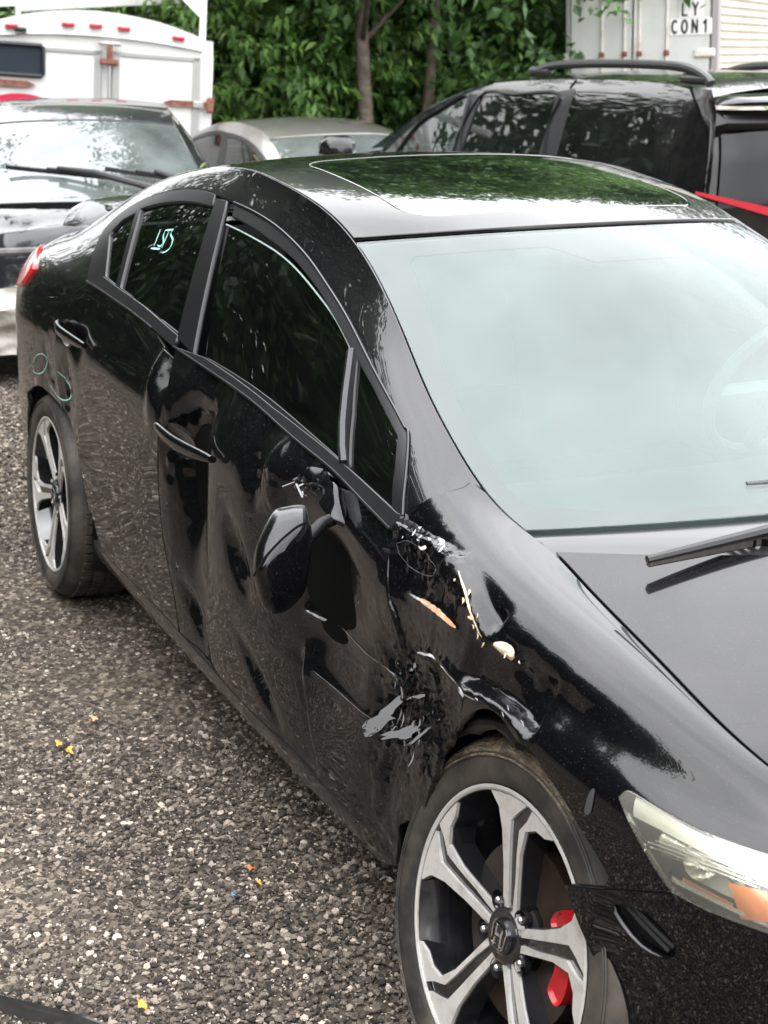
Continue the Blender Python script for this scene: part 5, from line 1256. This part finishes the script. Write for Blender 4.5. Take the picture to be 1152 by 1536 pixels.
zq = [w[1] for w in vbarp][::-1]; uq = [w[0] for w in vbarp][::-1]
def corner(a, b):
    z = .97+.50*b; p0_ = VS.at(np.array([np.interp(z, zq, uq)]), np.array([z]))[0]; zc_ = min(z, 1.37); k = (zc_-.45)/.93; ye = 2.64+.10*k*k; p1_ = np.array((hx(ye, zc_)-VX+.003-.5*(z-zc_), ye-VY+.02*(z-zc_), z+.2))
    q = p0_*(1-a)+p1_*a; q[0] += .035*math.sin(a*math.pi); q[1] -= .012*math.sin(a*math.pi); return tuple(q)
m = MB(); m.grid(corner, 10, 18); m.build('corner_pillar', VB, van)
REDL = mat('red_tail_lens_van', (.38, .010, .022), .2, 0, .6, .6)
m = MB(); m.grid(lambda a, b: (-3.885-.05*(1-a)-VX, 2.56+.75*a-VY, 1.02-.15*a+.2-(.015+.045*a)*b), 16, 5); m.build('tail_light', REDL, van)
m = MB(); m.grid(lambda a, b: (-7.45+1.25*b-VX, 2.62+.16*b+(1.86-.32*b)*a-VY, .97+.46*b+.05*math.sin(b*3)+.2+.03*math.sin(a*math.pi)), 20, 10); m.build('windshield', WSG2, van)
m = MB(); m.grid(lambda a, b: (-8.5+1.05*b-VX, 2.62+1.86*a-VY, .68+.27*b+.05*math.sin(a*math.pi)+.2), 16, 8); m.build('hood', VB, van)
m = MB(); m.grid(lambda a, b: (-8.55-.08*math.sin(a*math.pi)-VX, 2.62+1.86*a-VY, .12+.56*b+.2), 16, 6); m.build('front_fascia', VB, van)
m = MB(); m.grid(lambda a, b: (-8.5+4.5*b-VX, 4.46-VY, .1+.85*a+.2), 6, 12); m.build('far_side', VB, van)
panel('far_side_upper', VS, catmull(vbody, 1, True), [vw1, vw2, vw3], VB, van, .2, mirror=True)
MB().box((-7.55-VX, 2.42-VY, .965+.2), (.17, .24, .17), None, .05).build('side_mirror', VB, van, auto=60)
for x_ in (-4.88, -7.72):
    for y_ in (2.62, 4.48):
        q = MB().lathe([(0, .02), (.2, .03), (.22, 0), (.33, 0), (.345, .05), (.345, .2), (0, .2)], 40).build('wheel', RUBBER, van); q.location = (x_-VX, y_-VY, .325); q.rotation_euler = (0, 0, 0 if y_ < 3 else math.pi)
for y_ in (3.1, 4.0): MB().box((-6.1-VX, y_-VY, .95+.2), (.16, .5, .75), Matrix.Rotation(R(12), 4, 'Y'), .06).build('seat', CARBON, van, auto=50)
# ================================================================ white box trailer on the left
WHITE = mat('trailer_white', (.66, .66, .64), .45, 0, .5, noise=(2.2, (.50, .49, .45), .48, .85))
GREYA = mat('dull_aluminium', (.42, .42, .41), .4, .5)
RUST = mat('rusty_iron', (.16, .055, .035), .8, .1, noise=(22, (.30, .14, .10), .4, .7), bump=(60, .5, .01))
REDM = mat('red_marker_lens', (.50, .012, .03), .25, 0, .6, .8)
tr = empty('box_trailer', (-9.85, 1.39, 0.0), (R(-3.2), 0, R(-19))); tag(tr, 'white box trailer with rusty door hinges and red marker lights', 'trailer')
# local frame: x outwards from the doors, y along them, z up
def TB(nm, c, d, mt, parent=tr, bev=.01, M=None): return MB().box(c, d, M, bev).build(nm, mt, parent, auto=40)
hw = .885
prof = [(-hw, -.2), (-hw, 1.52), (-hw+.03, 1.62), (-hw+.09, 1.69), (-.45, 1.79), (0, 1.835), (.45, 1.79), (hw-.09, 1.69), (hw-.03, 1.62), (hw, 1.52), (hw, -.2)]
q = catmull(prof, 3)
m = MB(); n = len(q)
m.v += [(0, y, z) for y, z in q]+[(-4.0, y, z) for y, z in q]; m.f += [(i, i+1, n+i+1, n+i) for i in range(n-1)]+[tuple(range(n)), tuple(range(2*n-1, n-1, -1)), (0, n, 2*n-1, n-1)]
o = m.build('box_body', WHITE, tr, auto=40); bm_fix(o)
m = MB(); m.tube([(.02, -.80+1.6*i/20, 1.655-.055*(-1+i/10)**2) for i in range(21)], .011, 8); m.build('drip_rail', GREYA, tr)
for y in (-.617, -.203, 0, .207, .617):
    TB('marker_light', (.018, y, 1.725-.045*(y/.617)**2), (.03, .095, .030), REDM, bev=.007, M=Matrix.Rotation(R(-8*y), 4, 'X'))
for y0, y1 in ((-.80, .02), (.155, .76)):
    d = TB('door_leaf', (.012, (y0+y1)/2, .82), (.024, y1-y0, 1.44), WHITE, bev=.008)
    for yy in (y0, y1): TB('door_edge_trim', (.024, yy, .82), (.02, .055, 1.47), GREYA, d, .004)
    TB('door_edge_trim', (.024, (y0+y1)/2, 1.535), (.02, y1-y0+.05, .035), GREYA, d, .004)
TB('lock_bar', (.05, .105, .95), (.026, .024, 1.15), GREYA, bev=.010)
lk = TB('lock_bracket', (.055, .105, 1.605), (.04, .17, .028), GREYA); TB('lock_keeper', (.06, .105, 1.545), (.036, .042, .13), RUST, lk); TB('lock_cam', (.065, .105, 1.475), (.04, .14, .045), RUST, lk)
for y, sg, z_ in ((.87, -1, 1.205), (-.86, 1, 1.27)):
    m = MB(); h = .023; L_ = .36 if sg < 0 else .42
    m.prism([(0, -h), (L_-.06, -h), (L_, 0), (L_-.06, h), (0, h)], 0, .018, Matrix(((0, 0, 1, .035), (sg, 0, 0, y), (0, 1, 0, z_), (0, 0, 0, 1))))
    hg = m.build('strap_hinge', RUST, tr, auto=30); bm_fix(hg)
    TB('hinge_knuckle', (.045, y, z_), (.06, .055, .115), RUST, hg, .012)
    TB('hinge_sleeve', (.05, y+sg*.09, z_), (.03, .08, .05), GREYA, hg, .006)
wn = TB('door_window', (.030, -.62, 1.445), (.02, .46, .20), mat('dark_window_pane', (.03, .04, .05), .12, 0, .6), bev=.006)
m = MB(); fr_ = [(-.86, 1.335), (-.40, 1.335), (-.385, 1.35), (-.385, 1.54), (-.40, 1.555), (-.86, 1.555)]; m.tube([(.045, y, z) for y, z in fr_], .017, 8, closed=True); m.build('window_frame', PLASTIC, wn)
TB('door_lamp', (.05, -.55, 1.66), (.05, .09, .035), PLASTIC)
m = MB(); m.grid(lambda a, b: (.0275, -.80+.62*a, 1.10+.10*math.sin(math.pi*(.15+a*.85))*b+.0), 24, 2); st = m.build('red_decal', mat('red_sticker', (.55, .02, .06), .4), tr)
for i, y in enumerate((-.55, -.47, -.33)): TB('decal_mark', (.031, y, 1.145), (.004, .022, .02), WHITE, st, 0, Matrix.Rotation(.4*i-.3, 4, 'X'))
WT = mat('white_rack_tube', (.75, .75, .74), .4)
for x in (-.12, -2.6):
    MB().box((x, 0, 1.93), (.07, 1.66, .06), Matrix.Rotation(R(7), 4, 'X'), .01).build('rack_crossbar', WT, tr)
    for y in (-.80, .80): MB().box((x, y, 1.95), (.06, .05, .66), None, .01).build('rack_post', WT, tr)
    MB().prism([(.78, 1.98), (.78, 1.84), (.62, 1.98)], -.02, .02, Matrix(((0, 0, 1, x), (1, 0, 0, 0), (0, 1, 0, 0), (0, 0, 0, 1)))).build('rack_gusset', WT, tr)
for y in (-.80, .80): MB().box((-1.4, y, 2.3), (3.2, .06, .06), None, .01).build('rack_rail', WT, tr)
for x, y in ((-1.5, -.75), (-2.4, -.75), (-1.5, .75), (-2.4, .75)):
    q = MB().lathe([(0, .02), (.2, .02), (.32, 0), (.34, .04), (.34, .2), (0, .2)], 32).build('wheel', RUBBER, tr); q.location = (x, y, .0); q.rotation_euler = (0, 0, 0 if y < 0 else math.pi)
# ================================================================ white freight container on the right
CT = mat('container_white', (.60, .61, .59), .5, 0, .5, noise=(1.5, (.46, .45, .41), .45, .85))
ctn = empty('freight_container', (-9.92, 6.65, .55), (R(3.0), 0, R(-52))); ctn.scale = (.63, .63, .63); tag(ctn, 'white freight container with rusty lock rods and black letters', 'container')
def CB(nm, c, d, mt, parent=ctn, bev=.008, M=None): return MB().box(c, d, M, bev).build(nm, mt, parent, auto=40)
HW = 1.07
for y0, y1 in ((-HW+.03, -.12), (-.09, HW-.06)): CB('door_leaf', (.02, (y0+y1)/2, 1.55), (.05, y1-y0, 2.8), CT)
CB('container_frame', (-.06, 0, 1.55), (.06, 2*HW, 2.95), mat('container_grey', (.30, .30, .30), .5, .2))
CB('corner_post', (-.02, HW+.02, 1.55), (.16, .10, 2.95), mat('post_grey', (.33, .30, .30), .5)); CB('corner_post', (-.02, -HW-.02, 1.55), (.12, .06, 2.95), GREYA)
RST = mat('rust_streaked_white', (.66, .64, .60), .6, noise=(5, (.42, .24, .17), .5, .8))
for y in (-.56, -.22, -.07, .0, .40): 
    rd = MB().tube([(.065, y, .2), (.065, y, 2.9)], .017, 8).build('lock_rod', RST, ctn)
    if y != -.07: CB('rod_bracket', (.07, y, 1.62), (.06, .075, .075), RUST, rd, .012); CB('rod_bracket', (.07, y, .7), (.06, .075, .075), RUST, rd, .012)
for y, w in ((-HW+.02, .20), (HW-.12, .30)):
    for z in (1.60, .6, 2.6): CB('door_hinge', (.06, y, z), (.05, w, .12), RST, bev=.02)
# corrugated side running back from the right corner
m = MB()
def corr(a, b): 
    ph = (b*26) % 1; d = .03*(1 if ph < .4 else 0 if .5 < ph < .9 else (1-(ph-.4)*10 if ph <= .5 else (ph-.9)*10)); return (-.1-6.0*a, HW+.04+d, .15+2.85*b)
m.grid(corr, 2, 260); m.build('corrugated_side', mat('weathered_ribbed_panel', (.55, .52, .45), .6, noise=(3, (.40, .36, .30), .4, .8)), ctn, auto=20)
m = MB(); m.grid(lambda a, b: (-.1-6*a, -HW+2*HW*b, 3.02), 1, 1); m.build('container_roof', CT, ctn)
m = MB(); m.grid(lambda a, b: (-.1-6*a, -HW-.04, .15+2.85*b), 1, 1); m.build('far_container_side', CT, ctn)
LET = mat('black_lettering', (.01, .01, .01), .5); PL = mat('white_plate', (.86, .86, .85), .4)
pl = CB('letter_plate', (.052, .745, 2.20), (.012, .33, .23), PL, bev=0); pl2 = CB('letter_plate', (.052, .745, 1.965), (.012, .60, .22), PL, bev=0)
GL = {'L': [[(0, 1), (0, 0), (.5, 0)]], 'Y': [[(0, 1), (.3, .5), (.6, 1)], [(.3, .5), (.3, 0)]], 'N': [[(0, 0), (0, 1), (.55, 0), (.55, 1)]], '1': [[(.02, .74), (.26, 1), (.26, 0)]],
      'C': [[(.3+.3*math.cos(R(a)), .5+.5*math.sin(R(a))) for a in range(50, 311, 20)]], 'O': [[(.3+.3*math.cos(R(a)), .5+.5*math.sin(R(a))) for a in range(0, 361, 20)]]}
def letter(ch, y, z, sz, par):
    m = MB()
    for st_ in GL[ch]:
        for (a0, b0), (a1, b1) in zip(st_[:-1], st_[1:]):
            p0_, p1_ = Vector((0, y+a0*sz*.75, z+b0*sz)), Vector((0, y+a1*sz*.75, z+b1*sz)); d_ = p1_-p0_
            m.box((p0_+p1_)/2+Vector((.0605, 0, 0)), (.005, d_.length+.02, .030), Matrix.Rotation(math.atan2(d_.z, d_.y), 4, 'X'))
    m.build('letter', LET, par, smooth=False)
for c_, y in (('L', .62), ('Y', .765)): letter(c_, y, 2.12, .165, pl)
for c_, y in (('C', .475), ('O', .615), ('N', .765), ('1', .925)): letter(c_, y, 1.885, .165, pl2)
# ================================================================ trees and bushes
def leaf_mat(nm, c1, c2, tr_=(.10, .20, .03)):
    m = bpy.data.materials.new(nm); m.use_nodes = True; T = m.node_tree; b = T.nodes['Principled BSDF']; b.inputs['Roughness'].default_value = .42; b.inputs['Specular IOR Level'].default_value = .45
    gi = T.nodes.new('ShaderNodeNewGeometry'); r = T.nodes.new('ShaderNodeValToRGB'); r.color_ramp.elements[0].color = (*c1, 1); r.color_ramp.elements[1].color = (*c2, 1)
    T.links.new(gi.outputs['Random Per Island'], r.inputs['Fac']); T.links.new(r.outputs['Color'], b.inputs['Base Color'])
    tl_ = T.nodes.new('ShaderNodeBsdfTranslucent'); tl_.inputs['Color'].default_value = (*tr_, 1); ms = T.nodes.new('ShaderNodeMixShader'); ms.inputs['Fac'].default_value = .28
    T.links.new(b.outputs[0], ms.inputs[1]); T.links.new(tl_.outputs[0], ms.inputs[2]); T.links.new(ms.outputs[0], T.nodes['Material Output'].inputs['Surface'])
    return m
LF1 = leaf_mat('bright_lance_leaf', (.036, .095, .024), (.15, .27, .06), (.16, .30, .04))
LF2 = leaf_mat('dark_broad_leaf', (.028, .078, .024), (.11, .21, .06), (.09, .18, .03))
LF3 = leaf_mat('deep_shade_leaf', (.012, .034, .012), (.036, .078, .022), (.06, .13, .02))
BARK = mat('grey_brown_bark', (.085, .065, .05), .9, noise=(14, (.17, .14, .115), .4, .7), bump=(30, .8, .02))
def crown_mesh(nm, n_cl, per, rad, leaf, seed, lance, hollow=.35, squash=(1, 1, 1)):
    """leaf clumps spread through an uneven crown volume; every leaf a folded blade of four triangles"""
    rg = np.random.default_rng(seed); vs = []; fs = []
    for c in range(n_cl):
        while True:
            q = rg.uniform(-1, 1, 3); l = np.linalg.norm(q)
            if hollow < l < 1: break
        q = q*np.array(rad)*np.array(squash)*(1+.16*rg.normal())
        hd = rg.normal(size=3); hd[2] = abs(hd[2])*.4-.25; hd += .8*q/(np.linalg.norm(q)+1e-6); hd /= np.linalg.norm(hd)
        tw = rg.uniform(.25, .6)*(leaf/.11)
        for i in range(per):
            s = (i+.5)/per; base = q+hd*tw*s*2.0+rg.normal(size=3)*leaf*(.25 if lance else .55); base[2] -= .25*tw*s*s
            d = hd*.5+rg.normal(size=3)*.75; d[2] -= .45 if lance else .15; d /= np.linalg.norm(d)
            u_ = np.cross(d, rg.normal(size=3)*.4+np.array([0, 0, 1.])); u_ /= np.linalg.norm(u_)+1e-9; nn = np.cross(u_, d)
            L_ = leaf*rg.uniform(.65, 1.35); w = L_*(.19 if lance else .36)*rg.uniform(.8, 1.2)
            k = len(vs); mid = base+d*L_*.48-nn*w*.35
            vs += [base, mid+u_*w+nn*w*.35, base+d*L_-np.array([0, 0, L_*.22]), mid-u_*w+nn*w*.35, mid]
            fs += [(k, k+1, k+4), (k+1, k+2, k+4), (k+2, k+3, k+4), (k+3, k, k+4)]
    me = bpy.data.meshes.new(nm); me.from_pydata([tuple(v) for v in vs], [], fs); return me
def trunk_mesh(nm, h, r, seed, limbs=7, lean=0.0):
    rn = random.Random(seed); m = MB(); P = []
    for i in range(9): t = i/8; P.append((lean*t*h+.10*math.sin(t*5+seed), .10*math.cos(t*4+seed*2)-.1, h*t))
    m.tube(P, [r*(1.25-.75*i/8)*(1.25 if i == 0 else 1) for i in range(9)], 10)
    for k in range(limbs):
        b = Vector(P[3+k % 5]); an = rn.uniform(0, 6.28); L_ = h*rn.uniform(.25, .45); e = b+Vector((math.cos(an)*L_*.8, math.sin(an)*L_*.8, L_*.55))
        m.tube([b, b.lerp(e, .5)+Vector((0, 0, .12*L_)), e], [r*.45, r*.28, r*.08], 7)
    me = bpy.data.meshes.new(nm); me.from_pydata(m.v, [], m.f); me.polygons.foreach_set('use_smooth', [True]*len(me.polygons)); return me
CR = {'lance': [crown_mesh('lance_crown', 1300, 28, (1.9, 1.7, 2.3), .105, 11, True)], 'broad': [crown_mesh('broad_crown', 950, 24, (2.1, 2.0, 2.5), .115, 21, False), crown_mesh('broad_crown', 950, 24, (2.3, 1.9, 2.2), .105, 22, False)],
      'shade': [crown_mesh('shade_crown', 1000, 22, (2.4, 2.2, 2.7), .125, 31, False, .2)], 'far': [crown_mesh('tall_crown', 1300, 20, (2.8, 2.6, 3.4), .15, 41, False, .2)]}
TRK = [trunk_mesh('trunk', 5.5, .062, 1, 9), trunk_mesh('trunk', 6.2, .052, 4, 9, .04), trunk_mesh('trunk', 2.0, .05, 6, 9)]
def tree(kind, nm, loc, cz, sc, rz, label, leafm, tk=0, vi=0, group=None, cat='tree', tsc=1.0):
    t = empty(nm, loc, (0, 0, rz)); tag(t, label, cat, group)
    me = CR[kind][vi % len(CR[kind])]
    if not me.materials: me.materials.append(leafm)
    c = bpy.data.objects.new('crown', me); COL.objects.link(c); c.parent = t; c.location = (0, 0, cz); c.scale = sc
    tm = TRK[tk]
    if not tm.materials: tm.materials.append(BARK)
    k = bpy.data.objects.new('trunk', tm); COL.objects.link(k); k.parent = t; k.scale = (tsc, tsc, tsc)
    return t
VD = Vector((-.888, .459, 0)); VR = Vector((.459, .888, 0))
def at(px, D):                               # ground point straight behind picture column px, D metres out (layout aid in metres)
    lat = (px-576)/2260*D; p = Vector((1.777, -1.998, 0))+VD*D+VR*lat; return (p.x, p.y, gz(p.x, p.y))
tree('lance', 'leafy_bush', at(385, 15.5), 1.5, (1, 1, 1), .3, 'bright green willow-like bush left of the beige sedan', LF1, 2, cat='bush')
tree('lance', 'leafy_bush', at(300, 17.5), 2.6, (1.0, 1, 1.1), 1.9, 'tall lance-leaved bush beside the white trailer', LF1, 2, cat='bush')
tree('lance', 'leafy_bush', at(490, 18), 1.0, (.9, .9, .8), 3.3, 'lance-leaved bush behind the beige sedan roof', LF1, 2, cat='bush')
tree('broad', 'maple_tree', at(541, 14.3), 5.0, (1, 1, 1), .7, 'maple with a bare grey trunk above the beige sedan', LF2, 0, 0)
tree('broad', 'maple_tree', at(604, 14.8), 5.3, (.9, .9, .95), 2.2, 'young maple with a thin leaning trunk, left of the minivan roof', LF2, 1, 1)
tree('broad', 'maple_tree', at(730, 16.5), 2.4, (.95, .9, .9), 4.0, 'broad-leaved tree above the minivan windows', LF2, 0, 0)
tree('broad', 'maple_tree', at(850, 19.5), 2.9, (1, 1, 1), 5.1, 'broad-leaved tree next to the freight container', LF2, 1, 1)
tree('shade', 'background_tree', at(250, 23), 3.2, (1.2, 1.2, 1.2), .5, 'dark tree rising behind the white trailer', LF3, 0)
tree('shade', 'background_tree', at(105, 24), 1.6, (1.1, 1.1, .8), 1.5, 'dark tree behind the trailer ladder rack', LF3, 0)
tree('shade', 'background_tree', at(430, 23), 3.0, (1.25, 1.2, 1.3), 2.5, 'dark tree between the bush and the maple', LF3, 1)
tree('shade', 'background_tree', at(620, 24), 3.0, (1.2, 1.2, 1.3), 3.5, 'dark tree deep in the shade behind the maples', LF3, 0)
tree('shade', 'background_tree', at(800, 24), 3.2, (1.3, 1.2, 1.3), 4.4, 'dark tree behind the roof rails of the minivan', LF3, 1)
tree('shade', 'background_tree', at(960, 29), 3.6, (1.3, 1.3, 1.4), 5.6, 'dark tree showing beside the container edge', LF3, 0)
tree('broad', 'maple_tree', at(540, 17.2), 2.5, (1.0, .9, .95), 1.1, 'broad-leaved tree filling the gap behind the two bare trunks', LF2, 0, 1)
# tall trees behind the first row, all round the lot (the ones at our back show in the paint)
for i in range(1, 10):
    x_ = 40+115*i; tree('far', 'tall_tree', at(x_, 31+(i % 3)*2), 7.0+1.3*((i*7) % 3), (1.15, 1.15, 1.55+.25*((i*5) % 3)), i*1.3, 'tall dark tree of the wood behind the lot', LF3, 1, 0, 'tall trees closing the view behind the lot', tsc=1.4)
rn = random.Random(12)
for i in range(9):                            # tall close ones that darken the flank of the car
    a = R(200+i*9.2); d = 12.5+(i % 2)*2.2; x_, y_ = -1.5+d*math.cos(a), -1.6+d*math.sin(a)
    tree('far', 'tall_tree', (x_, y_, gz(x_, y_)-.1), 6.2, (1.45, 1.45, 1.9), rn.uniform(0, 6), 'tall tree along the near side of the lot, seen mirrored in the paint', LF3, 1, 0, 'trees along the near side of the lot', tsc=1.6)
    x_, y_ = x_*1.02+1.1*math.sin(a), y_-1.1*math.cos(a)
    tree('shade', 'background_tree', (x_, y_, gz(x_, y_)-.1), 2.2, (1.2, 1.2, 1.0), rn.uniform(0, 6), 'low dark tree along the near side of the lot, seen mirrored in the paint', LF3, 1, 0, 'low trees along the near side of the lot')
x_, y_ = -13.0, -3.6
tree('shade', 'background_tree', (x_, y_, gz(x_, y_)), 2.4, (1.0, 1.0, .95), 2.0, 'low dark tree left of the picture, mirrored in the rear door window', LF3, 1)
for i in range(6):
    a = R(276+i*15); d = 17; x_, y_ = -1+d*math.cos(a), -2.0+d*math.sin(a)
    tree('far', 'tall_tree', (x_, y_, gz(x_, y_)-.1), 4.0, (1.2, 1.2, 1.1), rn.uniform(0, 6), 'tall tree behind the photographer', LF3, 1, 0, 'trees behind the photographer', tsc=1.3)
# weed by the trailer corner
wd = empty('weed', at(332, 9.0)); wd.location.z = gz(wd.location.x, wd.location.y); tag(wd, 'spindly pale green weed between the wrecked sedan and the beige sedan', 'weed')
WL = leaf_mat('weed_leaf', (.10, .15, .05), (.26, .30, .12), (.2, .3, .08))
mw = crown_mesh('weed_leaves', 70, 9, (.16, .16, .55), .07, 51, True, 0); mw.materials.append(WL); q = bpy.data.objects.new('leaves', mw); COL.objects.link(q); q.parent = wd; q.location = (0, 0, .75)
m = MB()
for k in range(6): m.tube([(0, 0, 0), (.05*math.cos(k), .05*math.sin(k), .6), (.13*math.cos(k*1.1), .13*math.sin(k*1.1), 1.25)], [.008, .006, .003], 6)
m.build('stem', WL, wd)
wd.scale = (.75, .75, .72)
# ================================================================ litter on the gravel
def fallen(nm, x, y, sz, rz, mt, label, seed, cat='leaf', curl=.4):
    m = MB(); rn = random.Random(seed); lob = [rn.uniform(.75, 1.15) for _ in range(12)]
    n = 16; z = gz(x, y)+.012*math.sin(x*1.7+y*.9)*math.sin(y*1.3-.4)+.014
    pts = []
    for i in range(n):
        a = 2*math.pi*i/n; r = sz*(.72+.28*math.cos(a*5+seed))*lob[i % 12]*(1.25 if abs(math.sin(a/2)) < .3 else 1)
        pts.append((x+r*math.cos(a+rz), y+r*.62*math.sin(a+rz), z+curl*sz*(.5+.5*math.sin(a*2+seed))))
    m.v += pts+[(x, y, z+.003)]; m.f += [(i, (i+1) % n, n) for i in range(n)]
    m.v += [(p[0], p[1], p[2]-.0012) for p in pts]+[(x, y, z+.0018)]; m.f += [(n+1+(i+1) % n, n+1+i, 2*n+1) for i in range(n)]; m.f += [(i, n+1+i, n+1+(i+1) % n, (i+1) % n) for i in range(n)]
    o = m.build(nm, mt, None, True, 50); tag(o, label, cat, 'fallen leaves on the gravel' if cat == 'leaf' else None); return o
YL = mat('yellow_leaf', (.62, .33, .05), .6, noise=(60, (.45, .20, .04), .45, .7)); ORL = mat('rust_orange_leaf', (.42, .13, .03), .6, noise=(60, (.25, .08, .03), .45, .7)); TNL = mat('tan_leaf', (.48, .30, .18), .7)
fallen('fallen_leaf', -1.585, -1.155, .020, .4, YL, 'yellow leaf on the left, upper one of the touching pair', 1)
fallen('fallen_leaf', -1.535, -1.145, .022, 2.1, YL, 'yellow leaf on the left, lower one of the touching pair', 2)
fallen('fallen_leaf', -.815, -.958, .017, 1.0, ORL, 'curled rust orange leaf in mid gravel', 3)
fallen('fallen_leaf', -.755, -.966, .012, .2, YL, 'tiny yellow leaf just below the rust orange leaf', 4)
fallen('fallen_leaf', -1.69, -1.035, .020, 2.8, TNL, 'pale tan leaf beside the thin twig', 5)
fallen('fallen_leaf', -.47, -1.31, .018, .1, YL, 'yellow leaf at the bottom edge near the rubber strip', 6)
fallen('fallen_leaf', -2.05, -1.36, .018, .6, TNL, 'pale tan leaf at the left edge of the gravel', 7)
fallen('fallen_leaf', -.42, -.79, .016, 1.7, ORL, 'brown leaf beside the front tyre', 8)
fallen('plastic_scrap', -.735, -1.03, .008, 1.0, mat('blue_plastic', (.05, .22, .5), .4), 'small bright blue plastic scrap on the gravel', 9, 'scrap')
tw_ = MB().tube([(-1.80, -1.07, .02), (-1.74, -1.03, .024), (-1.66, -.995, .02), (-1.58, -.975, .022)], [.002, .003, .003, .0015], 6).build('twig', BARK); tag(tw_, 'thin curved dark twig lying on the gravel', 'twig')
# black rubber strip in the bottom left corner
m = MB()
cpts = [(-.82, -1.655), (-.70, -1.545), (-.64, -1.49), (-.58, -1.432), (-.52, -1.375), (-.46, -1.335), (-.38, -1.31)]
def strip(a, b):
    k = a*(len(cpts)-1); i = min(int(k), len(cpts)-2); f = k-i; x = cpts[i][0]+(cpts[i+1][0]-cpts[i][0])*f; y = cpts[i][1]+(cpts[i+1][1]-cpts[i][1])*f
    an = math.pi*(1-b); return (x+.055-.055*math.cos(an)*-1*-1, y-.05-.05*math.cos(an)*1*-1*-1, .004+.04*math.sin(an)*(1 if b < .5 else .8)+.006*math.sin(b*14))
m.grid(strip, 30, 14); o = m.build('rubber_strip', mat('dusty_black_rubber', (.022, .022, .023), .5, noise=(8, (.07, .067, .063), .4, .75)), None, True, 60); tag(o, 'dusty black rubber strip in the bottom left corner', 'strip')
